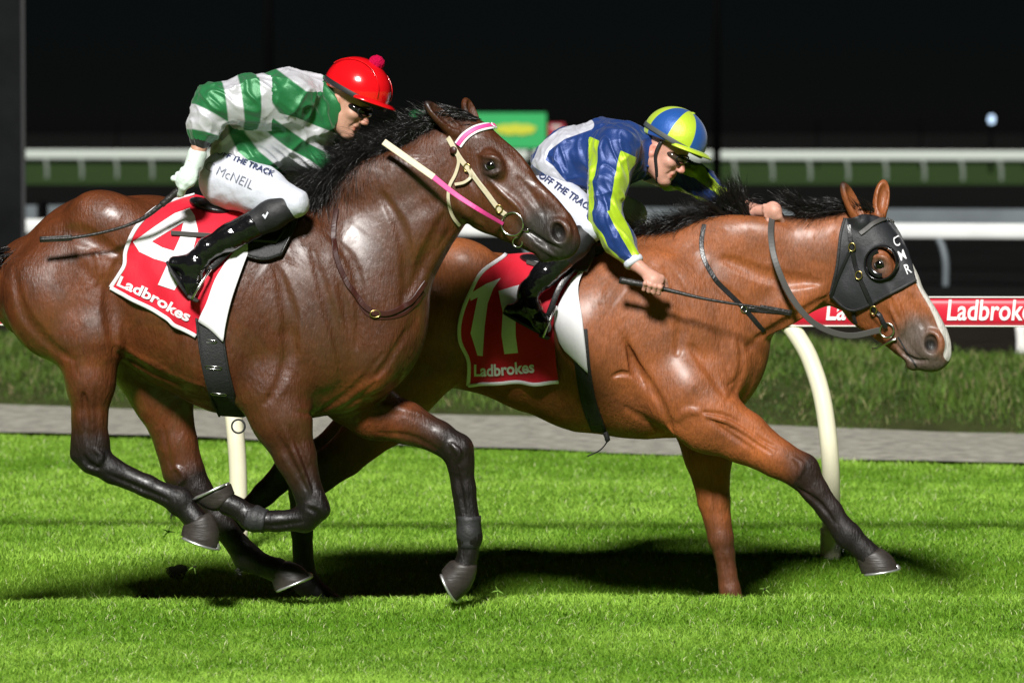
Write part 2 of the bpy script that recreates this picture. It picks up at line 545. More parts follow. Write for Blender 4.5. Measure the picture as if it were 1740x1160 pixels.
def poly2d(outer, holes=(), maxlen=8):
    """filled polygon with holes (pixels)"""
    bm = bmesh.new()
    for loop in [outer] + list(holes):
        vs = [bm.verts.new((p[0], p[1], 0)) for p in loop]
        for i in range(len(vs)): bm.edges.new((vs[i], vs[(i + 1) % len(vs)]))
    bmesh.ops.triangle_fill(bm, use_beauty=True, use_dissolve=False, edges=bm.edges[:])
    bm.verts.ensure_lookup_table()
    for i, v in enumerate(bm.verts): v.index = i
    V = np.array([v.co[:2] for v in bm.verts]); Fc = [tuple(v.index for v in f.verts) for f in bm.faces]; bm.free()
    return subdivide2d(V, Fc, maxlen)
# ================================================================== the setting
def terrain(X, Y):
    """turf level: flat, with a shallow hollow in the track behind the nearer horse"""
    dip = -0.15 * smooth(0.30, 0.95, Y) * (1 - smooth(1.5, 2.35, Y))
    und = 0.010 * np.sin(0.9 * X + 1.3 * Y) + 0.012 * np.sin(2.3 * Y + 0.25 * X)
    near = 1 - smooth(6.5, 9.0, Y)
    return (dip + und * 0.7) * near

def turf_mat(name, c1, c2, rough=0.9):
    m = bpy.data.materials.new(name); m.use_nodes = True; nt = m.node_tree; b = nt.nodes['Principled BSDF']
    tc = nt.nodes.new('ShaderNodeTexCoord')
    n1 = nd(nt, 'ShaderNodeTexNoise', Scale=3.0, Detail=8.0, Roughness=0.7); nt.links.new(tc.outputs['Object'], n1.inputs['Vector'])
    cur = mixc(nt, ramp(nt, n1.outputs['Fac'], 0.35, 0.65), c1, c2)
    nt.links.new(cur, b.inputs['Base Color']); b.inputs['Roughness'].default_value = rough
    b.inputs['Specular IOR Level'].default_value = 0.1
    n2 = nd(nt, 'ShaderNodeTexNoise', Scale=60.0, Detail=6.0, Roughness=0.7); nt.links.new(tc.outputs['Object'], n2.inputs['Vector'])
    bn = nt.nodes.new('ShaderNodeBump'); bn.inputs['Strength'].default_value = 0.8; bn.inputs['Distance'].default_value = 0.02
    nt.links.new(n2.outputs['Fac'], bn.inputs['Height']); nt.links.new(bn.outputs[0], b.inputs['Normal'])
    return m

def blade_mat(name, dark, light, tip):
    m = bpy.data.materials.new(name); m.use_nodes = True; nt = m.node_tree; b = nt.nodes['Principled BSDF']
    c = mixc(nt, attr(nt, 'hue'), dark, light)
    c = mixc(nt, ramp(nt, attr(nt, 'straw'), 0.5, 0.52), c, tip)
    nt.links.new(c, b.inputs['Base Color']); b.inputs['Roughness'].default_value = 0.55
    b.inputs['Specular IOR Level'].default_value = 0.25
    tr = nt.nodes.new('ShaderNodeBsdfTranslucent'); nt.links.new(c, tr.inputs['Color'])
    mx = nt.nodes.new('ShaderNodeMixShader'); mx.inputs[0].default_value = 0.3
    nt.links.new(b.outputs[0], mx.inputs[1]); nt.links.new(tr.outputs[0], mx.inputs[2])
    nt.links.new(mx.outputs[0], nt.nodes['Material Output'].inputs['Surface'])
    return m

MT = {}
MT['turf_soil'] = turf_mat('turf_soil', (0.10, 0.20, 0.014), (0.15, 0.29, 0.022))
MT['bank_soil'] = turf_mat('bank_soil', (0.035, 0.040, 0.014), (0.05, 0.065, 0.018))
MT['infield'] = material('unlit_infield', (0.004, 0.0042, 0.004), rough=0.9, spec=0.05, vary=(0.4, 0.5))  # near-black base colour stands in for ground the floodlights do not reach
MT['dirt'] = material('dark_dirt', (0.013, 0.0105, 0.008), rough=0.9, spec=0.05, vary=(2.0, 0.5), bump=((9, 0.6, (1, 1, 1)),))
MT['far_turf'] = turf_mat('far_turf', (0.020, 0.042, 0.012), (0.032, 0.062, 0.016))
MT['gravel'] = material('pale_gravel', (0.30, 0.29, 0.245), rough=0.95, spec=0.1, vary=(9, 0.5), bump=((45, 1.0, (1, 1, 1)), (8, 0.8, (1, 1, 1))))
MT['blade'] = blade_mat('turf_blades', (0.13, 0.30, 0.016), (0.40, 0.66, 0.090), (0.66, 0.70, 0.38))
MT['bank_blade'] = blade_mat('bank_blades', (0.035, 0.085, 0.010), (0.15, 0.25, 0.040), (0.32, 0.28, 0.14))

# ground: one sheet out to the horizon, turf level under the horses
gx = np.unique(np.concatenate([np.linspace(-8, 8, 120), [-900, -400, -150, -60, -30, -15, 15, 30, 60, 150, 400, 900]]))
gy = np.unique(np.concatenate([np.linspace(-4, 9, 150), [-40, -20, -8, 12, 20, 34]]))
def sheet_ground(name, gx, gy, zfn, mat):
    GX, GY = np.meshgrid(gx, gy, indexing='ij')
    V = np.stack([GX.ravel(), GY.ravel(), zfn(GX, GY).ravel()], 1)
    return mesh_obj(name, V, np.array(grid_faces(len(gx), len(gy))), mat)
tag(sheet_ground('track_turf', gx, gy, terrain, MT['turf_soil']), kind='structure')
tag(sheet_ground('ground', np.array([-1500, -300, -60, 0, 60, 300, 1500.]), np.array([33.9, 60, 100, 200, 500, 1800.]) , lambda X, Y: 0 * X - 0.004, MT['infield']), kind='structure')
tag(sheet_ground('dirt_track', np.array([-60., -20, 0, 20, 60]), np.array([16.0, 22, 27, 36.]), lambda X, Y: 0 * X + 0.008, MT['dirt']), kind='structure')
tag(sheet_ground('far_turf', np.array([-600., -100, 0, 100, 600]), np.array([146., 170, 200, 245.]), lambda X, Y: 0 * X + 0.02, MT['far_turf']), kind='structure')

# gravel path, running a little towards the camera on the right
PL, PR = np.array([-3.26, 10.9]), np.array([2.95, 8.06])
PD = unit(PR - PL); PN = np.array([-PD[1], PD[0]])
if PN[1] < 0: PN = -PN
def strip(name, o0, o1, z0fn, mat, n=80, m=10, half=40):
    s = np.concatenate([np.linspace(-half, -8, 8, endpoint=False), np.linspace(-8, 14, n), np.linspace(14, half, 8)[1:]])
    w = np.linspace(o0, o1, m)
    Sg, W = np.meshgrid(s, w, indexing='ij')
    XY = PL + Sg[..., None] * PD + W[..., None] * PN
    wob = 0.06 * np.sin(Sg * 2.1) + 0.04 * np.sin(Sg * 5.3 + 1)
    XY = XY + (wob * np.where((W == o0), 1, 0))[..., None] * PN
    V = np.concatenate([XY.reshape(-1, 2), z0fn(Sg, W).reshape(-1, 1)], 1)
    return mesh_obj(name, V, np.array(grid_faces(len(s), m)), mat)
tag(strip('gravel_path', 0.0, 3.0, lambda S, W: 0.022 + 0.010 * np.sin(W * 2 + S), MT['gravel']), kind='structure')
def bank_z(S, W):
    t = (W - 2.75) / 4.4
    return 0.0 + 0.37 * np.clip(np.sin(np.clip(t, 0, 1) * math.pi), 0, 1) ** 0.7 * (1 + 0.10 * np.sin(S * 0.8) + 0.06 * np.sin(S * 2.3 + 1))
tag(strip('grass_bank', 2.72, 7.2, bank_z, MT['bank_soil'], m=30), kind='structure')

def blades(name, X, Y, Z, hgt, wid, lean, mat, hue, straw):
    n = len(X); a = rng.uniform(0, 2 * math.pi, n)
    base = np.stack([X, Y, Z], 1)
    side = np.stack([np.cos(a), np.sin(a), np.zeros(n)], 1) * wid[:, None]
    b = rng.uniform(0, 2 * math.pi, n)
    ln = np.stack([np.cos(b), np.sin(b), np.zeros(n)], 1) * (lean * hgt)[:, None]
    up = np.array([0, 0, 1.0]) * hgt[:, None]
    V = np.stack([base - side, base + side, base + 0.55 * up + 0.3 * ln + side * 0.75, base + 0.55 * up + 0.3 * ln - side * 0.75, base + up * (1 - 0.25 * lean[:, None]) + ln], 1).reshape(-1, 3)
    i = np.arange(n)[:, None] * 5
    T = np.concatenate([i + np.array([[0, 1, 2]]), i + np.array([[0, 2, 3]]), i + np.array([[3, 2, 4]])])
    return mesh_obj(name, V, T, mat, attrs={'hue': np.repeat(hue, 5), 'straw': np.repeat(straw, 5)})

DIVOTS = []
for px_, py_, ra, rb in ((228, 976, 0.085, 0.17), (362, 988, 0.07, 0.15), (300, 958, 0.05, 0.10), (1345, 988, 0.09, 0.10)):
    Dd = CAM[2] * F / (py_ - 220.0)
    DIVOTS.append(((px_ - 870) / F * Dd, Dd - 19.0, ra, rb))
MT['divot_soil'] = material('torn_soil', (0.012, 0.014, 0.006), rough=0.95, spec=0.05, vary=(40, 0.5), bump=((60, 0.9, (1, 1, 1)),))
for dx_, dy_, ra, rb in DIVOTS:
    V = []; nr_, na = 5, 20
    for i in range(nr_):
        for j in range(na):
            t = i / (nr_ - 1); a = 2 * math.pi * j / na; w = 1.05 + 0.15 * math.sin(3 * a + dx_ * 9) + 0.1 * math.sin(5 * a)
            x, y = dx_ + ra * t * w * math.cos(a), dy_ + rb * t * w * math.sin(a)
            V.append((x, y, float(terrain(np.float64(x), np.float64(y))) + 0.004 + 0.006 * (math.sin(t * math.pi) if i < nr_ - 1 else -0.8)))
    tag(mesh_obj('hoof_divot', V, grid_faces(nr_, na, True), MT['divot_soil']), kind='structure')
def turf_blades(n):
    # denser where it shows larger
    D = 1 / (rng.uniform(1 / 30.3, 1 / 16.0, n)); Y = D - 19.0
    X = rng.uniform(-1, 1, n) * (D * 0.118 + 0.25)
    W = (np.stack([X, Y], 1) - PL) @ PN
    keep = W < 0.05 * np.sin(X * 5) + 0.04 * rng.normal(size=n); X, Y = X[keep], Y[keep]; n = len(X)
    Z = terrain(X, Y)
    big = np.array([mnoise.noise((x * 0.9, y * 1.6, 3.0)) for x, y in zip(X, Y)])
    mid = np.array([mnoise.noise((x * 4.5, y * 5.5, 7.0)) for x, y in zip(X, Y)])
    S = X * math.sin(0.12) + Y
    for dx_, dy_, ra, rb in DIVOTS:
        inside = ((X - dx_) / ra) ** 2 + ((Y - dy_) / rb) ** 2 < rng.uniform(0.6, 1.3, n)
        X, Y, Z, big, mid = X[~inside], Y[~inside], Z[~inside], big[~inside], mid[~inside]; n = len(X)
    S = X * math.sin(0.12) + Y
    huge = np.array([mnoise.noise((x * 0.35, y * 0.8, 11.0)) for x, y in zip(X, Y)])
    mow = 0.5 + 0.5 * np.sin(S * 1.35 + 0.6 * np.sin(X * 0.5))
    h = (0.034 + 0.010 * big + 0.014 * mid) * rng.uniform(0.5, 1.25, n)
    hue = np.clip(0.42 + 0.42 * mid + 0.40 * big + 0.55 * huge + 0.30 * (mow - 0.5) + rng.normal(0, 0.20, n), 0, 1)
    straw = (rng.uniform(size=n) < 0.03).astype(float)
    o = blades('turf_grass', X, Y, Z - 0.004, h, rng.uniform(0.0012, 0.0025, n), rng.uniform(0.3, 1.6, n), MT['blade'], hue, straw)
    tag(o, 'short bright green grass of the floodlit race track', 'grass', kind='stuff')
turf_blades(520000)

def bank_blades(n):
    S = rng.uniform(-3, 11.5, n); W = rng.uniform(2.62, 6.0, n)
    XY = PL + S[:, None] * PD + W[:, None] * PN
    Z = bank_z(S, W)
    mid = np.array([mnoise.noise((s * 1.6, w * 2.2, 1.0)) for s, w in zip(S, W)])
    fine = np.array([mnoise.noise((s * 6, w * 6, 5.0)) for s, w in zip(S, W)])
    h = np.clip(0.085 + 0.06 * mid + 0.05 * fine, 0.02, 1) * rng.uniform(0.5, 1.5, n) * (0.35 + 0.65 * smooth(2.6, 3.2, W))
    hue = np.clip(0.4 + 0.45 * mid + 0.4 * fine + rng.normal(0, 0.2, n), 0, 1)
    straw = (rng.uniform(size=n) < 0.10).astype(float)
    o = blades('bank_grass', XY[:, 0], XY[:, 1], Z - 0.01, h, rng.uniform(0.002, 0.0045, n), rng.uniform(0.2, 1.1, n), MT['bank_blade'], hue, straw)
    tag(o, 'rough dark green grass on the low bank beyond the gravel path', 'grass', kind='stuff')
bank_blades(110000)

# ------------------------------------------------------------------ rails
MT['rail_white'] = material('white_rail_plastic', (0.72, 0.72, 0.68), rough=0.4, vary=(4, 0.08))
MT['post_cream'] = material('cream_post_plastic', (0.74, 0.70, 0.52), rough=0.4, spec=0.4, vary=(3, 0.12), bump=((30, 0.1, (1, 1, 0.2)),))
MT['rail_red'] = material('red_rail_sleeve', (0.56, 0.012, 0.035), rough=0.38, spec=0.45, vary=(3, 0.1), bump=((5, 0.15, (0.3, 1, 1)),))
MT['lettering'] = material('white_lettering', (0.78, 0.78, 0.78), rough=0.6)
MT['lime'] = material('lime_sleeve', (0.25, 0.42, 0.03), rough=0.5)

def yaw_line(px0, Y0, slope):
    """point and direction of a rail line"""
    p = at_depth(np.float64(px0), np.float64(580), Y0)
    d = unit(np.array([1.0, slope, 0])); return p, d

RY = 2.62
RAILZ = 1.115
RSL = -0.035
def rail_pt(px, z):
    X = (px - 870) / F * (19 + RY); Yr = RY + RSL * X
    X = (px - 870) / F * (19 + Yr)
    return np.array([X, Yr, z])
rail = empty('running_rail', (rail_pt(870, 0)[0], RY, 0), 'white gooseneck running rail with red sponsor sleeve right behind the horses', 'rail')
ends = [rail_pt(-900, RAILZ), rail_pt(2700, RAILZ)]
# profiled red sleeve with thin white edges
def sleeve_profile(hh, dd, n=14):
    return [(dd * math.cos(a), hh * math.sin(a)) for a in np.linspace(0, 2 * math.pi, n, endpoint=False)]
def extrude_profile(p0, p1, prof, m=40):
    d = unit(p1 - p0); side = np.array([-d[1], d[0], 0]); V = []
    for t in np.linspace(0, 1, m):
        for a, b in prof: V.append(p0 + (p1 - p0) * t + side * a + np.array([0, 0, b]))
    n = len(prof); f = grid_faces(m, n, True); f.append(tuple(range(n - 1, -1, -1))); f.append(tuple((m - 1) * n + i for i in range(n)))
    return np.array(V), f
V, f = extrude_profile(ends[0], ends[1], [(math.copysign(abs(math.cos(a)) ** 0.6, math.cos(a)) * 0.035, math.copysign(abs(math.sin(a)) ** 0.6, math.sin(a)) * 0.064) for a in np.linspace(0, 2 * math.pi, 20, endpoint=False)])
sl = mesh_obj('rail_sleeve', V, f, MT['rail_red'], rail)
for dz in (0.066, -0.066):
    V, f = extrude_profile(ends[0] + [0, -0.004, dz], ends[1] + [0, -0.004, dz], [(0.028 * math.cos(a), 0.0045 * math.sin(a)) for a in np.linspace(0, 2 * math.pi, 10, endpoint=False)])
    mesh_obj('edge_strip', V, f, MT['rail_white'], rail)
# sleeve lettering
tv, tf = text_flat('Ladbrokes', 1.0, bold=0.018, shear=0.12)
tw = tv[:, 0].max() - tv[:, 0].min(); th = 0.72
dirr = unit(ends[1] - ends[0])
for px in (990, 1196, 1401, 1606, 1811, 2016, 785):
    w = 0.43; sc = w / tw; s2 = 0.132
    o = rail_pt(px, RAILZ)
    P = np.array([o + dirr * (v[0] * sc) + np.array([0, -0.0385, -0.036 + v[1] * s2]) for v in tv])
    mesh_obj('lettering', P, tf, MT['lettering'], sl, smooth=False)
# gooseneck posts: foot on the near side, curving back up to the rail
def goose(px_foot, foot_Y):
    f0 = at_depth(np.float64(px_foot), np.float64(945), foot_Y); f0[2] = 0.0
    r = 0.041
    top = np.array([f0[0] - 0.19, RY + RSL * f0[0], RAILZ - 0.06])
    pts = [(0, 0, -0.06), (0.0, 0, 0.02), (0.004, 0.005, 0.25), (-0.004, 0.02, 0.48), (-0.035, 0.06, 0.72), (-0.09, 0.11, 0.90), (-0.145, 0.15, 1.0), (-0.185, 0.18, RAILZ - 0.06)]
    P = resample([f0 + np.array(p) for p in pts], 34)
    V, f = tube(P, r, 16)
    po = mesh_obj('post', V, f, MT['post_cream'], rail)
    V, f = tube(resample([f0 + [0.0, 0, -0.05], f0 + [0, 0, 0.13]], 6), 0.047, 16)
    mesh_obj('post_socket', V, f, MT['post_cream'], po)
    return po
for px, yy in ((1411, 2.42), (404, 2.52), (2420, 2.3), (-620, 2.6)): goose(px, yy)

def plain_rail(name, Y, slope, ztop, zbot, thick, post_sp, x0, x1, pr, label, mat, post_from=0.0, group=None, depth=0.05, post_mat=None):
    rt = empty(name, (0, Y, 0), label, 'rail', group)
    p0 = np.array([x0, Y + slope * x0, 0]); p1 = np.array([x1, Y + slope * x1, 0])
    prof = [(math.copysign(abs(math.cos(a)) ** 0.5, math.cos(a)) * depth, (ztop + zbot) / 2 + math.copysign(abs(math.sin(a)) ** 0.5, math.sin(a)) * (ztop - zbot) / 2) for a in np.linspace(0, 2 * math.pi, 16, endpoint=False)]
    V, f = extrude_profile(p0, p1, prof); mesh_obj('top_rail', V, f, mat, rt)
    n = int((x1 - x0) / post_sp)
    src = None
    for i in range(n + 1):
        x = x0 + post_sp * (i + post_from)
        if x > x1: break
        if src is None:
            b0 = np.array([x, Y + slope * x + 0.02, 0.0])
            pts = resample([b0 + [0.10, -0.12, -0.05], b0 + [0.10, -0.12, zbot * 0.5], b0 + [0.06, -0.06, zbot * 0.85], b0 + [0, 0, zbot + 0.03]], 10)
            V, f = tube(pts, pr, 8); src = mesh_obj('post', V, f, post_mat or mat, rt); x_src = x
        else:
            c = src.copy(); col.objects.link(c); c.parent = rt
            c.location = (x - x_src, slope * (x - x_src), 0)
    return rt
MT['back_white'] = material('white_back_rail', (0.66, 0.68, 0.66), rough=0.5, vary=(1.5, 0.12))
MT['grey_board'] = material('grey_boarding', (0.10, 0.12, 0.13), rough=0.6, vary=(1.2, 0.25))
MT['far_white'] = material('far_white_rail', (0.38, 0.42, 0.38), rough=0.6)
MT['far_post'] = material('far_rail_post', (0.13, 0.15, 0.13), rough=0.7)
MT['unlit_grey'] = material('unlit_grey_steel', (0.0012, 0.0013, 0.0013), rough=0.9, spec=0.03, vary=(0.7, 0.3))  # base colour darkened so masts, fence and supports look unlit
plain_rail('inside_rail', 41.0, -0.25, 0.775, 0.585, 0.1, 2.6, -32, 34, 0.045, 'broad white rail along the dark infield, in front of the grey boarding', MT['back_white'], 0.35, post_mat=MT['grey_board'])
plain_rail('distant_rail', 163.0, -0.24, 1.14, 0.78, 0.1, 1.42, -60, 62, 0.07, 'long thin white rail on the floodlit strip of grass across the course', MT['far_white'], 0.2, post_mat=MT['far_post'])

# one upright white post past the bank
po = at_depth(np.float64(1736), np.float64(580), 18.0)
pz = empty('white_post', (po[0], 18.0, 0.0), 'short white post standing past the bank under the red sleeve', 'post')
V, f = tube(resample([(po[0], 18, -0.05), (po[0], 18, 0.30), (po[0] - 0.01, 18.01, 0.43)], 8, False), 0.045, 14)
mesh_obj('post_shaft', V, f, MT['rail_white'], pz)
V, f = tube(np.array([(po[0] - 0.01, 18.01, 0.43), (po[0] - 0.01, 18.01, 0.442)]), 0.052, 14)
mesh_obj('post_cap', V, f, MT['rail_white'], pz)

# low boarding behind the inside rail
def board(name, Y, slope, x0, x1, z0, z1, mat, label, cat, panel=3.0, gap=0.03, th=0.05):
    rt = empty(name, ((x0 + x1) / 2, Y, 0), label, cat)
    n = max(1, int(round((x1 - x0) / panel))); w = (x1 - x0) / n
    d = unit(np.array([1, slope, 0])); ax = np.stack([d, [-d[1], d[0], 0], [0, 0, 1]])
    src = None
    for i in range(n):
        xc = x0 + w * (i + 0.5)
        if src is None:
            V, f = box((xc, Y + slope * xc, (z0 + z1) / 2), (w / 2 - gap, th / 2, (z1 - z0) / 2), ax)
            src = mesh_obj('board_panel', V, f, mat, rt, smooth=False); xs = xc
        else:
            c = src.copy(); col.objects.link(c); c.parent = rt; c.location = (xc - xs, slope * (xc - xs), 0)
    n2 = n // 2
    for i in range(0, n + 1, 3):
        xc = x0 + w * i
        V, f = box((xc, Y + slope * xc + 0.06, z0 / 2 + z1 / 2 - 0.2), (0.04, 0.03, (z1 - z0) / 2 + 0.25), ax)
        mesh_obj('support_post', V, f, MT['unlit_grey'], rt, smooth=False)
    return rt
board('grey_boarding', 47.0, -0.24, -30, 32, 0.62, 0.86, MT['grey_board'], 'low grey boarding running behind the broad white rail', 'hoarding', panel=4.0)
# two dim railings high up in the dark
for zz, Yy in ((2.03, 150.0), (1.62, 128.0)):
    pass
dk = empty('dim_fence', (0, 215, 0), 'dim steel fence standing in the dark above the distant white rail', 'fence')
for zz in (1.85, 2.05, 2.35):
    V, f = extrude_profile(np.array([-70, 215 + 14, zz]), np.array([70, 215 - 14, zz]), [(-0.05, -0.045), (0.05, -0.045), (0.05, 0.045), (-0.05, 0.045)])
    mesh_obj('fence_rail', V, f, MT['unlit_grey'], dk, smooth=False)
for i in range(-13, 14):
    V, f = box((i * 5.0, 215 - 0.2 * i * 5.0 + 0.1, 1.2), (0.05, 0.05, 1.2)); mesh_obj('fence_post', V, f, MT['unlit_grey'], dk, smooth=False)

# tall dark column at the left
cx = at_depth(np.float64(14), np.float64(580), 34.0)
tw_ = empty('dark_column', (cx[0], 34.0, 0), 'tall dark grey steel column rising at the edge of the dark', 'column')
wpx = (19 + 34) / F
V, f = box((cx[0] - 0.02, 34, 3.2), (31 * wpx, 0.2, 3.2)); mesh_obj('column_shaft', V, f, material('unlit_column', (0.008, 0.009, 0.009), rough=0.9, spec=0.03, vary=(1.5, 0.4)), tw_, smooth=False)  # lack of light put into the column colour, almost black
V, f = box((cx[0] + 31 * wpx + 0.0, 33.78, 3.2), (0.016, 0.016, 3.15)); mesh_obj('edge_pipe', V, f, material('edge_pipe_steel', (0.02, 0.022, 0.022), rough=0.5), tw_, smooth=False)
V, f = box((cx[0] - 0.02, 34, 0.1), (0.32, 0.32, 0.1)); mesh_obj('column_footing', V, f, MT['unlit_grey'], tw_, smooth=False)

# thin mast in the dark
mx_ = at_depth(np.float64(457), np.float64(580), 100.0)
ms = empty('thin_mast', (mx_[0], 100, 0), 'thin dark mast barely visible against the night sky', 'mast')
V, f = tube(np.array([(mx_[0], 100, -0.1), (mx_[0], 100, 9.0)]), [0.14, 0.10], 10); mesh_obj('mast_shaft', V, f, MT['unlit_grey'], ms)
V, f = box((mx_[0], 100, 8.9), (0.5, 0.08, 0.05)); mesh_obj('mast_arm', V, f, MT['unlit_grey'], ms, smooth=False)
mx_ = at_depth(np.float64(1217), np.float64(580), 100.0)
V, f = tube(np.array([(mx_[0], 100, -0.1), (mx_[0], 100, 9.0)]), [0.11, 0.08], 10)
m2 = empty('thin_mast', (mx_[0], 100, 0), 'thin dark mast rising behind the quartered riding helmet', 'mast')
mesh_obj('mast_shaft', V, f, MT['unlit_grey'], m2)
V, f = box((mx_[0], 100, 8.9), (0.5, 0.08, 0.05)); mesh_obj('mast_arm', V, f, MT['unlit_grey'], m2, smooth=False)

# green sign board with yellow script, and the small red one beside it
MT['sign_green'] = material('sign_green', (0.012, 0.30, 0.075), rough=0.5, vary=(0.5, 0.08))
MT['sign_yellow'] = material('sign_yellow', (0.42, 0.45, 0.02), rough=0.5)
MT['sign_red'] = material('sign_red', (0.34, 0.01, 0.03), rough=0.5)
def sign_rect(x0, y0, x1, y1, Y):
    a = at_depth(np.float64(x0), np.float64(y1), Y); b = at_depth(np.float64(x1), np.float64(y0), Y)
    return a, b
Ys = 100.0
a, b = sign_rect(700, 192, 928, 252, Ys)
sg = empty('sign_board', ((a[0] + b[0]) / 2, Ys, 0), 'green sign board with yellow script behind the bay horse head', 'sign')
V, f = box(((a[0] + b[0]) / 2, Ys, (a[2] + b[2]) / 2), ((b[0] - a[0]) / 2, 0.06, (b[2] - a[2]) / 2)); mesh_obj('panel', V, f, MT['sign_green'], sg, smooth=False)
for xx in (a[0] + 0.4, b[0] - 0.4):
    V, f = box((xx, Ys + 0.1, a[2] / 2), (0.06, 0.05, a[2] / 2)); mesh_obj('leg', V, f, MT['unlit_grey'], sg, smooth=False)
def blob(px, py, w, h, Y, mat, parent, name):
    n = 40; c = at_depth(np.float64(px), np.float64(py), Y); k = (Y + 19) / F
    V = [(c[0] + w * k * math.cos(t) * (1 + 0.06 * math.sin(5 * t)), Y, c[2] + h * k * math.copysign(abs(math.sin(t)) ** 0.6, math.sin(t)) * (1 + 0.12 * math.sin(9 * t))) for t in np.linspace(0, 2 * math.pi, n, endpoint=False)]
    V = V + [(v[0], v[1] + 0.02, v[2]) for v in V]
    f = [tuple(range(n))] + [tuple(range(2 * n - 1, n - 1, -1))] + [(i, (i + 1) % n, n + (i + 1) % n, n + i) for i in range(n)]
    return mesh_obj(name, V, f, mat, parent, smooth=False)
blob(876, 220, 34, 9, Ys - 0.09, MT['sign_yellow'], sg, 'lettering')
blob(732, 222, 12, 18, Ys - 0.09, MT['sign_yellow'], sg, 'lettering')
a, b = sign_rect(932, 210, 959, 233, Ys)
sr = empty('small_sign', ((a[0] + b[0]) / 2, Ys, 0), 'small red and white sign beside the green sign board', 'sign')
V, f = box(((a[0] + b[0]) / 2, Ys, (a[2] + b[2]) / 2), ((b[0] - a[0]) / 2, 0.05, (b[2] - a[2]) / 2)); mesh_obj('panel', V, f, MT['sign_red'], sr, smooth=False)
blob(945, 216, 9, 3, Ys - 0.08, MT['far_white'], sr, 'mark')
V, f = box(((a[0] + b[0]) / 2, Ys + 0.09, a[2] / 2), (0.05, 0.04, a[2] / 2)); mesh_obj('leg', V, f, MT['unlit_grey'], sr, smooth=False)

# far lamp
lp = at_depth(np.float64(1685), np.float64(203), 190.0)
lr = empty('distant_lamp', (lp[0], 190, 0), 'small pale blue lamp glowing far off in the dark', 'lamp')
a_ = np.linspace(0, 2 * math.pi, 20, endpoint=False)
V = [(lp[0] + 0.15 * math.cos(t), 190, lp[2] + 0.2 * math.sin(t)) for t in a_] + [(lp[0] + 0.12 * math.cos(t), 190.2, lp[2] + 0.17 * math.sin(t)) for t in a_]
mesh_obj('lamp_lens', V, [tuple(range(20))] + [tuple(range(39, 19, -1))] + [(i, (i + 1) % 20, 20 + (i + 1) % 20, 20 + i) for i in range(20)], material('lamp_glow', (0.3, 0.4, 0.5), emit=((0.5, 0.7, 1.0), 0.9)), lr, smooth=False)
V, f = tube(np.array([(lp[0], 190.3, -0.1), (lp[0], 190.3, lp[2] + 0.3)]), 0.09, 8); mesh_obj('lamp_pole', V, f, MT['unlit_grey'], lr)

# scraps of turf thrown up by the hooves
MT['scrap'] = material('torn_grass', (0.14, 0.26, 0.03), rough=0.8, vary=(60, 0.5))
MT['scrap_soil'] = material('thrown_soil', (0.02, 0.016, 0.01), rough=0.9, vary=(60, 0.5))
for k_, (px_, py_, Y_, r_, lab_) in enumerate(((286, 903, 0.15, 0.012, 'green turf scrap flying just behind the tucked hind hoof of the dark bay'), (330, 962, 0.1, 0.011, 'dark turf crumb flying above the torn divot under the dark bay'),
        (846, 1003, 0.2, 0.011, 'green turf scrap flying just ahead of the lowest dark bay forehoof'), (1300, 1000, 0.8, 0.011, 'dark turf crumb flying beside the planted foreleg of the bright bay'))):
    c_ = at_depth(np.float64(px_), np.float64(py_), Y_)
    sc_ = empty('turf_scrap', tuple(c_), lab_, 'turf scrap', 'turf scraps thrown up by the hooves')
    q_ = [c_ + r_ * np.array([math.cos(a) * (0.7 + 0.3 * math.sin(3 * a + k_)), 0.6 * math.sin(2 * a + k_), math.sin(a) * (0.6 + 0.3 * math.cos(2 * a))]) for a in np.linspace(0, 6.28, 9)[:-1]]
    V = q_ + [c_ + np.array([0, -r_ * 0.7, 0]), c_ + np.array([0, r_ * 0.7, 0.2 * r_])]
    mesh_obj('soil_crumb', V, [(i, (i + 1) % 8, 8) for i in range(8)] + [((i + 1) % 8, i, 9) for i in range(8)], MT['scrap_soil'] if k_ % 2 else MT['scrap'], sc_, smooth=False)
    for j_ in range(4):
        a = 1.3 * j_ + k_; d_ = np.array([math.cos(a), 0.4 * math.sin(a * 2), math.sin(a)]); s_ = np.array([-d_[2], 0, d_[0]]) * 0.0022
        e_ = c_ + d_ * r_ * 2.6
        mesh_obj('grass_blade', [c_ - s_, c_ + s_, c_ + d_ * r_ * 1.4 + s_, c_ + d_ * r_ * 1.4 - s_, e_ + np.array([0, 0, -0.004])], [(0, 1, 2, 3), (3, 2, 4)], MT['scrap'], sc_, smooth=False)
# ================================================================== the horses
class HeadFrame:
    """horse head drawn in its own profile axes: u from poll to nose, v towards the jaw (pixels)"""
    def __init__(s, body, poll, deg, px_turn, turn):
        a = math.radians(deg); s.e = np.array([math.cos(a), math.sin(a)]); s.n = np.array([-math.sin(a), math.cos(a)])
        s.poll = np.array(poll, float)
        c = body.at(*poll, 0.0)
        s.fr = Frame(poll[0], c[1], turn); s.S = s.fr.S; s.L = s.fr.L
    def px(s, u, v): return s.poll + s.e * np.asarray(u)[..., None] + s.n * np.asarray(v)[..., None]
    def at(s, u, v, lat=0.0):
        p = s.px(np.float64(u), np.float64(v)); return s.fr.at(p[0], p[1], lat)

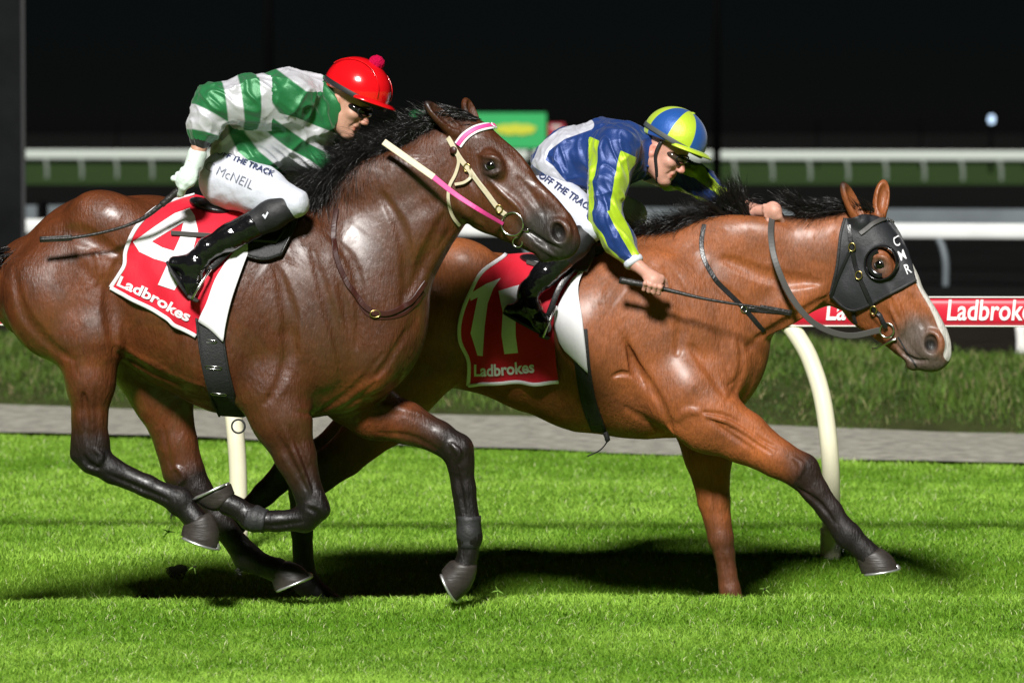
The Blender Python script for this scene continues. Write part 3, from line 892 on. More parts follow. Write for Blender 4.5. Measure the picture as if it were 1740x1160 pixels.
def add_head(sd, hf):
    add_loft(sd, hf, [((8, -6), (14, 62), 0.062, 0), ((42, -16), (45, 92), 0.082, 0), ((88, -18), (88, 124), 0.080, 0), ((128, -17), (126, 122), 0.072, 0),
                      ((170, -9), (168, 104), 0.056, 0), ((212, -8), (208, 88), 0.047, 0), ((245, -8), (243, 76), 0.050, 0), ((263, 3), (262, 62), 0.046, 0)], 0.02)
    for sgn in (-1, 1):
        m = lambda a, b, lat, w, d, e=0.0: p_mus(hf, a, b, lat * sgn, w, d, e)
        sd.add(m((62, 92), (128, 92), 0.052, 44, 0.036), 0.03)                       # cheek disc
        sd.add(m((60, 18), (112, 30), 0.077, 17, 0.026), 0.02)                       # eye orbit
        sd.add(m((100, 38), (200, 52), 0.050, 9, 0.018), 0.02)                       # facial crest
        sd.add(m((222, 24), (272, 30), 0.042, 25, 0.024), 0.015)                      # nostril flare
        sd.add(m((150, -2), (240, -2), 0.018, 10, 0.020), 0.02)                      # nasal bone
        sd.add(m((196, 74), (262, 66), 0.026, 12, 0.022), 0.015)                     # lower lip line
        sd.sub(m((230, 20), (262, 34), 0.066, 12, 0.036), 0.012)                     # nostril
        sd.sub(m((74, 27), (99, 30), 0.112, 9, 0.020), 0.006)                        # eye opening
        sd.sub(m((120, 10), (190, 22), 0.082, 12, 0.018), 0.02)                      # hollow below the eye
        sd.sub(m((150, 70), (205, 74), 0.082, 10, 0.022), 0.02)                      # jaw hollow
        sd.sub(p_cone(hf.at(198, 64, 0.062 * sgn), hf.at(282, 52, 0.045 * sgn), 0.006, 0.005), 0.006)  # mouth line
    sd.add(p_mus(hf, (258, 34), (284, 40), 0.0, 30, 0.040), 0.02)                    # upper lip
    sd.add(p_mus(hf, (244, 68), (272, 66), 0.0, 15, 0.036), 0.012)                   # chin

def add_ear(sd, fr, base, tip, lat0, lat1, w, open_dir):
    a = fr.at(*base, lat0); b = fr.at(*tip, lat1); d = b - a; n = np.linalg.norm(d); e0 = d / n
    o = unit(np.asarray(open_dir) - (np.asarray(open_dir) @ e0) * e0); s = np.cross(e0, o)
    c = a + d * 0.46
    sd.add(p_ell(c, (n * 0.56, w, 0.026), np.stack([e0, s, o])), 0.012)
    sd.add(p_cone(a, a + d * 0.35, 0.030, 0.026), 0.015)
    sd.sub(p_ell(c + o * 0.026 + e0 * 0.004, (n * 0.44, w * 0.68, 0.028), np.stack([e0, s, o])), 0.005)

def hoof(parent, fr, ch, ct, sh, st, lat, hw, mat, shoe_mat, name='hoof'):
    """coronet heel/toe and sole heel/toe in pixels"""
    CH, CT, SH, ST = (fr.at(*p, lat) for p in (ch, ct, sh, st))
    rings = []; n = 24
    fw = ST - CT; outw = unit((CT + ST) / 2 - (CH + SH) / 2); outw = outw - (outw @ unit(fw)) * unit(fw)
    for t, bulge in ((-0.10, 0.86), (0.0, 1.0), (0.06, 1.03), (0.25, 1.0), (0.5, 1.0), (0.75, 1.0), (0.93, 1.0), (1.0, 0.96)):
        cv = math.sin(math.pi * min(max(t, 0), 1)) * np.linalg.norm(fw)
        h = CH + (SH - CH) * t - outw * cv * 0.015; to = CT + (ST - CT) * t + outw * cv * 0.13
        c = (h + to) / 2; a = (to - h) / 2; w = hw * (0.80 + 0.22 * t) * bulge
        pts = []
        for i in range(n):
            q = 2 * math.pi * i / n; cx = math.cos(q); sy = math.sin(q)
            cx = math.copysign(abs(cx) ** 0.85, cx) * (bulge if t <= 0.06 else 1); flat = 1.0 if cx > -0.4 else 0.9
            pts.append(c + a * cx + fr.L * w * sy * flat)
        rings.append(pts)
    V = np.array(rings).reshape(-1, 3); f = grid_faces(len(rings), n, True)
    f.append(tuple((len(rings) - 1) * n + i for i in range(n))); f.append(tuple(range(n - 1, -1, -1)))
    o = mesh_obj(name, V, f, mat, parent)
    c = (SH + ST) / 2; a = (ST - SH) / 2; up = unit(np.cross(fr.L, a))
    down = unit((SH + ST) / 2 - (CH + CT) / 2)
    pts = []
    for q in np.linspace(-2.5, 2.5, 26):
        pts.append(c + a * 0.97 * math.cos(q) + fr.L * hw * 0.98 * math.sin(q) + down * 0.004)
    V, f = tube(np.array(pts), 0.010, flat=(np.tile(down, (26, 1)), 0.009))
    mesh_obj('horseshoe', V, f, shoe_mat, o)
    clip = ST * 0.97 + CT * 0.03
    V, f = tube(np.array([ST + down * 0.002, ST + (CT - ST) * 0.14, ST + (CT - ST) * 0.26]), [0.014, 0.011, 0.003], 8)
    mesh_obj('toe_clip', V, f, shoe_mat, o)
    return o

def eye_parts(parent, hf, mats):
    for sgn in (-1, 1):
        c = hf.at(86.5, 28.5, 0.079 * sgn)
        s2 = Sdf(); s2.add(p_ell(c, (0.026, 0.026, 0.026)), 0.001)
        sdf_obj('eye', s2, 0.003, mats['eye'], parent)
        # lids: a soft almond rim
        e = unit(hf.at(100, 31, 0) - hf.at(74, 27, 0)); nn = np.cross(e, hf.L)
        pts = [c + hf.L * sgn * (0.0190 - 0.008 * abs(math.cos(q))) + e * 0.027 * math.cos(q) + nn * 0.0175 * math.sin(q) for q in np.linspace(0, 2 * math.pi, 24, endpoint=False)]
        V, f = tube(np.array(pts), 0.0040, 8, closed=True); mesh_obj('eyelid', V, f, mats['lid'], parent)
        c2 = hf.at(252, 32, 0.026 * sgn)
        s3 = Sdf(); s3.add(p_ell(c2, (0.012, 0.012, 0.010)), 0.001); sdf_obj('nostril_lining', s3, 0.003, mats['pink'], parent)

def coat(name, base, dark, muzzle, rough, vein=0.25, gloss=0.0):
    m = bpy.data.materials.new(name); m.use_nodes = True; nt = m.node_tree; b = nt.nodes['Principled BSDF']
    tc = nt.nodes.new('ShaderNodeTexCoord')
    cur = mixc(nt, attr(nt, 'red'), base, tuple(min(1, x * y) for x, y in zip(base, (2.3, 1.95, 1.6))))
    n1 = nd(nt, 'ShaderNodeTexNoise', Scale=7.0, Detail=6.0, Roughness=0.6); nt.links.new(tc.outputs['Object'], n1.inputs['Vector'])
    cur = mixc(nt, ramp(nt, n1.outputs['Fac'], 0.3, 0.75), cur, tuple(x * 0.62 for x in base))
    cur = mixc(nt, attr(nt, 'muzzle'), cur, muzzle)
    cur = mixc(nt, attr(nt, 'dark'), cur, dark)
    cur = mixc(nt, ramp(nt, attr(nt, 'white'), 0.45, 0.55), cur, (0.66, 0.64, 0.60))
    # fine hair streaks
    mp = nt.nodes.new('ShaderNodeMapping'); mp.inputs['Scale'].default_value = (210, 110, 34); mp.inputs['Rotation'].default_value = (0, 0.35, 0)
    nt.links.new(tc.outputs['Object'], mp.inputs['Vector'])
    n2 = nd(nt, 'ShaderNodeTexNoise', Scale=1.0, Detail=3.0, Roughness=0.6); nt.links.new(mp.outputs[0], n2.inputs['Vector'])
    cur = mixc(nt, ramp(nt, n2.outputs['Fac'], 0.2, 0.85), cur, mixc(nt, 1.0, cur, (0.48, 0.46, 0.44), 'MULTIPLY'))
    nt.links.new(cur, b.inputs['Base Color'])
    b.inputs['Specular IOR Level'].default_value = 0.38
    n3 = nd(nt, 'ShaderNodeTexNoise', Scale=3.6, Detail=9.0, Roughness=0.70, Distortion=0.6); nt.links.new(tc.outputs['Object'], n3.inputs['Vector'])
    g = nt.nodes.new('ShaderNodeMapRange'); g.inputs[1].default_value = 0.35; g.inputs[2].default_value = 0.66
    g.inputs[3].default_value = rough[0]; g.inputs[4].default_value = rough[1]
    nt.links.new(n3.outputs['Fac'], g.inputs[0]); nt.links.new(g.outputs[0], b.inputs['Roughness'])
    wet = nt.nodes.new('ShaderNodeMath'); wet.operation = 'MULTIPLY'; wet.inputs[1].default_value = gloss
    nt.links.new(ramp(nt, n3.outputs['Fac'], 0.56, 0.44), wet.inputs[0])
    wet2 = nt.nodes.new('ShaderNodeMath'); wet2.operation = 'MULTIPLY'; nt.links.new(wet.outputs[0], wet2.inputs[0]); nt.links.new(attr(nt, 'wet'), wet2.inputs[1])
    nt.links.new(wet2.outputs[0], b.inputs['Coat Weight']); b.inputs['Coat Roughness'].default_value = 0.33; b.inputs['Coat IOR'].default_value = 1.7
    # relief: hair, soft veins, skin folds
    prev = None
    def bump(src, st, dist):
        nonlocal prev
        bn = nt.nodes.new('ShaderNodeBump'); bn.inputs['Strength'].default_value = st; bn.inputs['Distance'].default_value = dist
        nt.links.new(src, bn.inputs['Height'])
        if prev: nt.links.new(prev, bn.inputs['Normal'])
        prev = bn.outputs[0]
    bump(n2.outputs['Fac'], 0.30, 0.008)
    n4 = nd(nt, 'ShaderNodeTexNoise', Scale=4.0, Detail=2.0, Roughness=0.5, Distortion=1.6); nt.links.new(tc.outputs['Object'], n4.inputs['Vector'])
    ab = nt.nodes.new('ShaderNodeMath'); ab.operation = 'SUBTRACT'; ab.inputs[1].default_value = 0.5; nt.links.new(n4.outputs['Fac'], ab.inputs[0])
    ab2 = nt.nodes.new('ShaderNodeMath'); ab2.operation = 'ABSOLUTE'; nt.links.new(ab.outputs[0], ab2.inputs[0])
    bump(ramp(nt, ab2.outputs[0], 0.09, 0.0), vein, 0.006)
    n5 = nd(nt, 'ShaderNodeTexNoise', Scale=6.0, Detail=2.0, Roughness=0.5); nt.links.new(tc.outputs['Object'], n5.inputs['Vector'])
    bump(n5.outputs['Fac'], 0.14, 0.02)
    mp6 = nt.nodes.new('ShaderNodeMapping'); mp6.inputs['Scale'].default_value = (46, 40, 17); mp6.inputs['Rotation'].default_value = (0, 0.35, 0); nt.links.new(tc.outputs['Object'], mp6.inputs['Vector'])
    n6 = nd(nt, 'ShaderNodeTexNoise', Scale=1.0, Detail=4.0, Roughness=0.6); nt.links.new(mp6.outputs[0], n6.inputs['Vector'])
    bump(n6.outputs['Fac'], 0.38, 0.014)
    mp7 = nt.nodes.new('ShaderNodeMapping'); mp7.inputs['Scale'].default_value = (105, 80, 26); mp7.inputs['Rotation'].default_value = (0, -0.25, 0); nt.links.new(tc.outputs['Object'], mp7.inputs['Vector'])
    n7 = nd(nt, 'ShaderNodeTexNoise', Scale=1.0, Detail=3.0, Roughness=0.6); nt.links.new(mp7.outputs[0], n7.inputs['Vector'])
    bump(n7.outputs['Fac'], 0.40, 0.008)
    nt.links.new(prev, b.inputs['Normal'])
    return m

HM = {
 'coat_near': coat('dark_bay_coat', (0.100, 0.030, 0.009), (0.0075, 0.0055, 0.005), (0.032, 0.026, 0.023), (0.38, 0.55), vein=0.12, gloss=0.8),
 'coat_far': coat('bright_bay_coat', (0.275, 0.088, 0.026), (0.010, 0.0075, 0.007), (0.125, 0.092, 0.074), (0.48, 0.64), vein=0.07, gloss=0.22),
 'eye': material('horse_eye', (0.004, 0.003, 0.003), rough=0.08, spec=0.7, coat=0.6, coat_rough=0.03),
 'lid': material('eyelid_skin', (0.012, 0.010, 0.009), rough=0.35),
 'pink': material('nostril_pink', (0.22, 0.06, 0.06), rough=0.4),
 'hoof': material('hoof_horn', (0.032, 0.027, 0.023), rough=0.45, spec=0.4, vary=(30, 0.4), bump=((14, 0.22, (1, 1, 7)),)),
 'shoe': material('racing_plate', (0.72, 0.73, 0.72), rough=0.32, metal=0.85, vary=(40, 0.2)),
 'hair': material('black_mane_hair', (0.009, 0.008, 0.008), rough=0.30, spec=0.7),
 'boot_grey': material('fetlock_bandage', (0.022, 0.022, 0.023), rough=0.55, vary=(50, 0.3), bump=((90, 0.3, (1, 1, 1)),)),
}

def limb_attr(V, fr, pts, rad):
    """pts = [(px,py,lat,value)] -> value along the limb where the surface is close to it"""
    P = [fr.at(*p[:3]) for p in pts]
    d, s = polyline_dist(V, P)
    L = np.concatenate([[0], np.cumsum([np.linalg.norm(b - a) for a, b in zip(P[:-1], P[1:])])])
    val = np.interp(s, L, [p[3] for p in pts])
    return val * (1 - smooth(rad * 0.75, rad, d))

def horse_attrs(fr, hf, legs, white=None, red=None, mane_dark=None):
    def fn(V):
        dark = np.zeros(len(V))
        for leg, rad in legs: dark = np.maximum(dark, limb_attr(V, fr, leg, rad))
        if mane_dark:
            P = [fr.at(*p) for p in mane_dark]; d, s = polyline_dist(V, P)
            dark = np.maximum(dark, 0.85 * (1 - smooth(0.025, 0.075, d)))
        # muzzle and the ring about the eye
        a = hf.at(225, 40); b = hf.at(285, 48)
        d, s = polyline_dist(V, [a, b]); mz = 1 - smooth(0.06, 0.145, d)
        for sg in (-1, 1):
            d = np.linalg.norm(V - hf.at(90, 34, 0.09 * sg), axis=1); mz = np.maximum(mz, 0.75 * (1 - smooth(0.025, 0.075, d)))
        for sg in (-1, 1):
            d = np.linalg.norm(V - hf.at(247, 28, 0.040 * sg), axis=1); dark = np.maximum(dark, 1 - smooth(0.016, 0.034, d))
        w = np.zeros(len(V))
        if white: w = white(V)
        px = to_px(V)
        rd = red(px, V) if red else np.zeros(len(V))
        wet = 1 - 0.65 * np.clip(dark, 0, 1)
        return {'dark': dark, 'muzzle': mz, 'white': w, 'red': rd, 'wet': wet}
    return fn

HRES = 0.0068
# ------------------------------------------------------------------ nearer horse, dark bay
FN = Frame(400, 0.0, 8)
near = Sdf()
add_loft(near, FN, [((70, 396), (72, 580), 0.170, 0), ((165, 334), (165, 590), 0.245, 0), ((250, 334), (250, 610), 0.235, 0), ((330, 347), (328, 664), 0.275, 0),
                    ((405, 352), (400, 702), 0.285, 0), ((480, 350), (478, 712), 0.250, 0), ((545, 348), (555, 706), 0.200, 0), ((590, 420), (602, 672), 0.180, 0)], 0.03)
add_loft(near, FN, [((538, 368), (668, 596), 0.165, 0), ((592, 322), (706, 496), 0.120, 0), ((662, 268), (728, 438), 0.092, 0), ((735, 218), (762, 378), 0.078, 0), ((782, 200), (790, 300), 0.066, 0)], 0.05)
m = lambda a, b, lat, w, d, e=0.0: p_mus(FN, a, b, lat, w, d, e)
for s in (-1, 1):
    near.add(m((56, 432), (138, 600), 0.145 * s, 90, 0.125, 0.02), 0.05)      # thigh
    near.add(m((130, 350), (260, 420), 0.135 * s, 55, 0.105, 0.02), 0.05)     # gluteal
    near.add(m((500, 380), (585, 600), 0.125 * s, 62, 0.085, 0.02), 0.04)     # shoulder blade
    near.add(m((450, 500), (560, 640), 0.150 * s, 58, 0.070, 0.02), 0.06)    # triceps
    near.add(m((640, 520), (620, 670), 0.085 * s, 52, 0.085), 0.03)           # breast
    near.add(m((560, 330), (720, 280), 0.055 * s, 40, 0.05), 0.05)            # crest muscle
    near.add(m((640, 470), (745, 360), 0.065 * s, 34, 0.045, 0.02), 0.03)     # neck strap muscle
near.add(m((150, 480), (178, 600), -0.205, 40, 0.06), 0.04)                   # stifle
near.add(m((300, 560), (420, 640), -0.18, 60, 0.10), 0.06)
# visible grooves between the muscles
near.sub(m((470, 470), (500, 640), -0.290, 5, 0.045, 0.01), 0.03)
near.sub(m((575, 470), (600, 620), -0.245, 6, 0.05, 0.01), 0.03)
near.sub(m((560, 690), (690, 600), -0.20, 5, 0.05), 0.02)
near.sub(m((700, 560), (780, 390), -0.115, 7, 0.03, 0.02), 0.03)
near.sub(m((110, 430), (185, 500), -0.290, 7, 0.03), 0.03)
near.sub(m((205, 380), (200, 560), -0.315, 10, 0.045), 0.05)
NEAR_RH = [(150, 585, -0.17, 62, 45), (154, 650, -0.175, 40, 36), (153, 710, -0.175, 29, 27), (155, 755, -0.175, 31, 22), (160, 778, -0.175, 27, 21), (192, 800, -0.175, 21, 17),
           (250, 825, -0.175, 18, 15), (288, 842, -0.175, 18, 15), (304, 850, -0.175, 23, 18), (328, 878, -0.175, 18, 17), (336, 888, -0.175, 22, 20)]
NEAR_LH = [(235, 590, 0.15, 70, 50), (275, 670, 0.15, 52, 40), (300, 750, 0.15, 35, 30), (316, 806, 0.15, 33, 24), (332, 832, 0.15, 28, 22), (370, 880, 0.15, 21, 17),
           (408, 930, 0.15, 20, 16), (420, 946, 0.15, 24, 19), (452, 962, 0.15, 18, 17), (470, 968, 0.15, 22, 20)]
NEAR_RF = [(462, 665, -0.16, 62, 42), (478, 710, -0.16, 50, 36), (502, 775, -0.16, 35, 27), (524, 836, -0.16, 24, 21), (532, 864, -0.16, 25, 23), (518, 882, -0.16, 21, 19),
           (470, 885, -0.16, 17, 15), (440, 884, -0.16, 18, 16), (428, 880, -0.16, 21, 18), (402, 862, -0.16, 17, 16), (388, 856, -0.16, 20, 19)]
NEAR_LF = [(596, 672, 0.13, 52, 42), (636, 700, 0.13, 45, 36), (690, 718, 0.13, 36, 30), (745, 742, 0.13, 27, 23), (777, 764, 0.13, 27, 23), (783, 788, 0.13, 22, 19),
           (789, 830, 0.13, 19, 15), (797, 890, 0.13, 19, 16), (798, 912, 0.13, 21, 18), (795, 942, 0.13, 16, 15), (790, 960, 0.13, 20, 19)]
for lg in (NEAR_RH, NEAR_LH, NEAR_RF, NEAR_LF): add_limb(near, FN, lg, 0.018)
near.add(p_cone(FN.at(140, 660, -0.175), FN.at(132, 772, -0.175), 0.022, 0.026), 0.03)      # Achilles tendon to point of hock
near.add(p_cone(FN.at(132, 772, -0.175), FN.at(150, 785, -0.175), 0.026, 0.03), 0.02)
near.add(p_cone(FN.at(262, 690, 0.15), FN.at(289, 806, 0.15), 0.026, 0.028), 0.03)
near.add(p_cone(FN.at(170, 803, -0.175), FN.at(292, 858, -0.175), 0.014, 0.014), 0.012)       # flexor tendons
near.add(p_cone(FN.at(294, 862, -0.175), FN.at(300, 866, -0.175), 0.018, 0.014), 0.015)       # ergot
near.add(p_cone(FN.at(322, 840, 0.15), FN.at(408, 950, 0.15), 0.014, 0.016), 0.012)
near.add(p_cone(FN.at(768, 792, 0.13), FN.at(784, 900, 0.13), 0.014, 0.016), 0.012)
near.add(p_cone(FN.at(540, 848, -0.17), FN.at(548, 866, -0.17), 0.032, 0.030), 0.02)          # knee cap
near.add(p_cone(FN.at(783, 752, 0.13), FN.at(793, 776, 0.13), 0.026, 0.024), 0.02)
near.sub(m((505, 740), (540, 840), -0.245, 4, 0.02), 0.015)
near.sub(m((480, 760), (515, 840), -0.245, 4, 0.02), 0.015)
near.sub(m((640, 738), (740, 750), 0.02, 5, 0.03), 0.02)
near.sub(m((143, 665), (146, 760), -0.255, 4, 0.02), 0.012)
HN = HeadFrame(FN, (795, 200), 45.7, 0, 20)
add_head(near, HN)
OPEN = unit(np.array([0.75, -0.65, 0.1]))
add_ear(near, FN, (776, 226), (722, 173), -0.055, -0.085, 0.034, OPEN)
add_ear(near, FN, (806, 215), (790, 167), 0.045, 0.075, 0.034, OPEN)
near.build(HRES)
for pts, r, a in (
    ([(650, 330), (682, 390), (692, 455), (684, 520)], 0.030, -0.012), ([(560, 400), (600, 450), (612, 520), (606, 590)], 0.026, -0.010), ([(690, 560), (668, 600), (640, 640)], 0.018, -0.012),
    ([(754, 366), (725, 430), (694, 500)], 0.030, -0.013), ([(770, 395), (735, 450), (706, 520)], 0.02, 0.006),
    ([(503, 699), (531, 702), (566, 685), (607, 654), (650, 600)], 0.016, -0.014), ([(540, 712), (590, 690), (640, 650)], 0.014, -0.010),
    ([(470, 455), (498, 540), (482, 630), (452, 685)], 0.030, -0.014), ([(530, 420), (552, 500), (575, 580), (580, 640)], 0.028, -0.010),
    ([(204, 440), (188, 505), (190, 560), (196, 600)], 0.035, -0.020), ([(195, 582), (253, 615), (308, 642), (345, 655)], 0.020, 0.008), ([(200, 600), (255, 632), (310, 655)], 0.020, -0.010),
    ([(22, 455), (40, 530), (85, 585), (125, 612)], 0.030, -0.012),
    ([(159, 420), (171, 458), (160, 484)], 0.016, 0.006), ([(70, 395), (140, 400), (200, 430)], 0.035, -0.009),
    ([(465, 728), (500, 790), (522, 834)], 0.014, -0.009), ([(493, 722), (516, 780), (535, 838)], 0.012, -0.008), ([(480, 725), (508, 785), (529, 836)], 0.010, 0.006),
    ([(140, 670), (148, 730), (150, 755)], 0.014, -0.010), ([(165, 660), (165, 720), (168, 752)], 0.014, -0.007),
    ([(142, 772), (150, 788), (170, 795)], 0.012, -0.008), ([(160, 762), (172, 775), (165, 790)], 0.010, 0.006), ([(182, 805), (240, 830), (288, 850)], 0.009, -0.007),
    ([(290, 800), (302, 795), (312, 812), (300, 825)], 0.010, 0.006), ([(276, 720), (288, 780), (296, 805)], 0.014, -0.008),
    ([(776, 792), (784, 840), (790, 876)], 0.008, -0.006), ([(765, 752), (780, 770), (775, 785)], 0.010, 0.005), ([(640, 735), (700, 742), (752, 768)], 0.014, -0.010), ([(600, 715), (650, 690), (720, 705)], 0.02, 0.006),
    ([(523, 862), (540, 872), (548, 888)], 0.010, -0.006), ([(515, 886), (470, 893), (446, 892)], 0.008, -0.005),
    ([(330, 480), (340, 560), (330, 620)], 0.03, -0.004), ([(288, 500), (298, 570), (292, 610)], 0.03, -0.004)):
    near.stroke(FN, pts, r, a)
hk = dict(l0=-0.35, l1=0.2)
for pts, r, a in (
    ([(826, 300), (855, 330), (880, 352), (890, 372)], 0.012, 0.006), ([(812, 262), (824, 266), (842, 268), (853, 277)], 0.008, 0.005), ([(820, 292), (836, 296), (850, 291)], 0.007, 0.004),
    ([(880, 300), (905, 335), (925, 365)], 0.016, -0.006), ([(886, 386), (905, 398), (930, 414), (955, 424)], 0.007, -0.009), ([(905, 410), (925, 424), (945, 436)], 0.008, 0.005),
    ([(770, 330), (790, 362), (820, 382)], 0.02, 0.005), ([(800, 300), (815, 330), (810, 365)], 0.02, -0.005),
    ([(850, 235), (880, 262), (900, 290)], 0.012, 0.003)):
    near.stroke(HN.fr, pts, r, a, **hk)

near_root = empty('horse', tuple(np.array([FN.c[0], FN.c[1], 0.0])), 'dark bay horse in full gallop carrying the red cloth numbered 4', 'horse')
def near_white(V):
    return np.zeros(len(V))
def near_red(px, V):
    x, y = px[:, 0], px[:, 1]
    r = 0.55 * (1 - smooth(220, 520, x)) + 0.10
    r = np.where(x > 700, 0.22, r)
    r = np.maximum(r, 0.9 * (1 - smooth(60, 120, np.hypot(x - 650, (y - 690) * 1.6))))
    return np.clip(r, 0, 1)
near_legs = [([(154, 640, -0.175, 0.0), (153, 700, -0.175, 0.35), (155, 745, -0.175, 0.9), (160, 778, -0.175, 1), (336, 888, -0.175, 1)], 0.13),
             ([(290, 720, 0.15, 0.0), (305, 780, 0.15, 0.3), (320, 815, 0.15, 0.95), (420, 946, 0.15, 1), (470, 968, 0.15, 1)], 0.13),
             ([(480, 710, -0.16, 0.0), (505, 775, -0.16, 0.45), (524, 836, -0.16, 0.95), (534, 866, -0.16, 1), (428, 880, -0.16, 1), (388, 856, -0.16, 1)], 0.12),
             ([(690, 718, 0.13, 0.0), (725, 735, 0.13, 0.4), (760, 750, 0.13, 0.95), (797, 890, 0.13, 1), (790, 960, 0.13, 1)], 0.12),
             ([(776, 226, -0.055, 0.0), (735, 186, -0.08, 0.4), (722, 173, -0.085, 1)], 0.05)]
sdf_obj('body', near, HRES, HM['coat_near'], near_root, attrfn=horse_attrs(FN, HN, near_legs, near_white, near_red, [(530, 348, 0), (650, 275, 0), (745, 208, 0), (795, 196, 0)]), prebuilt=True)
eye_parts(near_root, HN, HM)
hoof(near_root, FN, (312, 892), (360, 874), (308, 908), (370, 932), -0.175, 0.060, HM['hoof'], HM['shoe'])
hoof(near_root, FN, (461, 982), (490, 953), (467, 1003), (528, 979), 0.15, 0.060, HM['hoof'], HM['shoe'])
hoof(near_root, FN, (398, 838), (366, 868), (392, 821), (332, 848), -0.16, 0.058, HM['hoof'], HM['shoe'])
hoof(near_root, FN, (766, 952), (810, 966), (751, 968), (776, 1021), 0.13, 0.060, HM['hoof'], HM['shoe'])
def leg_boot(parent, fr, a, b, lat, r0, r1, bulge=1.0):
    P = np.array([fr.at(a[0] + (b[0] - a[0]) * t, a[1] + (b[1] - a[1]) * t, lat) for t in np.linspace(0, 1, 9)])
    r = np.array([r0 + (r1 - r0) * t + 3.0 * bulge * math.exp(-((t - 0.55) / 0.2) ** 2) for t in np.linspace(0, 1, 9)]) / fr.S
    V, f = tube(P, r, 18); return mesh_obj('fetlock_boot', V, f, HM['boot_grey'], parent)
leg_boot(near_root, FN, (452, 885), (420, 878), -0.16, 20.5, 21)
leg_boot(near_root, FN, (797, 876), (797, 930), 0.13, 21, 18)

# mane: rooted along the crest, flung back by the gallop
def mane(parent, fr, crest, n, length, d0, d1, latspread=0.02, mat=None, name='mane', prof=None, grav=0.2, spread=0.35, rad=0.0017, clump=34):
    t = rng.uniform(0, 1, n); q = resample(crest, 200); k = (t * 199).astype(int)
    lat = rng.normal(0, latspread, n)
    R = fr.at(q[k, 0] + rng.normal(0, 2, n), q[k, 1] + rng.normal(0, 2, n), 0.0) + lat[:, None] * fr.L
    def mixd(dd):
        A = np.array([[np.interp(x, np.linspace(0, 1, len(dd)), [v[i] for v in dd]) for i in range(3)] for x in t])
        return A / np.linalg.norm(A, axis=1, keepdims=True)
    L = np.interp(t, np.linspace(0, 1, len(length)), length)
    return strands(name, R, mixd(d0), mixd(d1), L, mat or HM['hair'], parent, gravity=grav, spread=spread, rad=rad, clump=clump)
mane(near_root, FN, [(548, 345), (600, 315), (660, 272), (720, 226), (752, 205)], 5200, [0.24, 0.27, 0.24, 0.19, 0.14],
     [(-0.7, -0.30, 0.45), (-0.62, -0.25, 0.75), (-0.68, -0.2, 0.72), (-0.8, -0.2, 0.5), (-0.9, -0.1, 0.3)],
     [(-0.8, -0.55, -0.45), (-0.95, -0.45, -0.5), (-1.0, -0.35, -0.3), (-1.0, -0.25, -0.1), (-1.0, 0, -0.15)], grav=0.25, rad=0.0012, spread=0.34)
mane(near_root, FN, [(556, 338), (640, 288)], 700, [0.24, 0.22], [(-0.7, -0.45, 0.3)], [(-0.9, -0.5, -0.6)], grav=0.5, name='mane_wisp', spread=0.55, rad=0.0011)
mane(near_root, FN, [(745, 210), (780, 196), (815, 205)], 500, [0.12, 0.14], [(-0.8, -0.2, 0.35)], [(-1, -0.1, -0.05)], latspread=0.03, name='forelock', grav=0.1, spread=0.2)
mane(near_root, FN, [(40, 418), (18, 455)], 2200, [0.75, 0.8], [(-0.75, -0.25, -0.3)], [(-0.5, 0.0, -0.9)], latspread=0.035, name='tail', grav=0.5, spread=0.16, rad=0.002)

# ------------------------------------------------------------------ farther horse, bright bay
FF = Frame(1000, 0.88, 8)
far = Sdf()
add_loft(far, FF, [((690, 440), (690, 600), 0.175, 0), ((760, 421), (760, 655), 0.245, 0), ((840, 432), (838, 668), 0.235, 0), ((920, 442), (918, 700), 0.275, 0),
                   ((1000, 436), (998, 732), 0.285, 0), ((1075, 404), (1072, 744), 0.250, 0), ((1135, 400), (1140, 744), 0.210, 0), ((1168, 470), (1175, 712), 0.190, 0)], 0.03)
add_loft(far, FF, [((1078, 404), (1232, 640), 0.165, 0), ((1180, 386), (1286, 578), 0.115, 0), ((1290, 375), (1346, 542), 0.090, 0), ((1390, 365), (1412, 512), 0.078, 0), ((1445, 358), (1450, 455), 0.066, 0)], 0.05)
m = lambda a, b, lat, w, d, e=0.0: p_mus(FF, a, b, lat, w, d, e)
for s in (-1, 1):
    far.add(m((670, 480), (740, 640), 0.145 * s, 90, 0.125, 0.02), 0.05)
    far.add(m((730, 435), (850, 490), 0.135 * s, 55, 0.105, 0.02), 0.05)
    far.add(m((1090, 440), (1210, 610), 0.125 * s, 60, 0.085, 0.02), 0.04)
    far.add(m((1070, 560), (1175, 680), 0.145 * s, 56, 0.070, 0.02), 0.06)
    far.add(m((1232, 560), (1228, 680), 0.10 * s, 44, 0.085), 0.03)
    far.add(m((1150, 410), (1330, 400), 0.055 * s, 38, 0.05), 0.05)
    far.add(m((1260, 560), (1395, 490), 0.065 * s, 32, 0.045, 0.02), 0.03)
far.sub(m((1062, 580), (1130, 740), -0.262, 5, 0.05, 0.01), 0.025)
far.sub(m((1210, 540), (1245, 650), -0.23, 6, 0.05, 0.01), 0.03)
far.sub(m((1180, 690), (1262, 640), -0.20, 5, 0.05), 0.02)
far.sub(m((1280, 585), (1400, 520), -0.12, 7, 0.03, 0.02), 0.03)
FAR_RF = [(1165, 672, -0.165, 66, 44), (1205, 712, -0.165, 56, 38), (1262, 742, -0.165, 44, 32), (1320, 778, -0.165, 32, 26), (1362, 800, -0.165, 30, 25), (1384, 832, -0.165, 22, 18),
          (1412, 868, -0.165, 19, 15), (1432, 898, -0.165, 19, 16), (1442, 910, -0.165, 22, 18), (1466, 932, -0.165, 18, 17), (1476, 942, -0.165, 21, 20)]
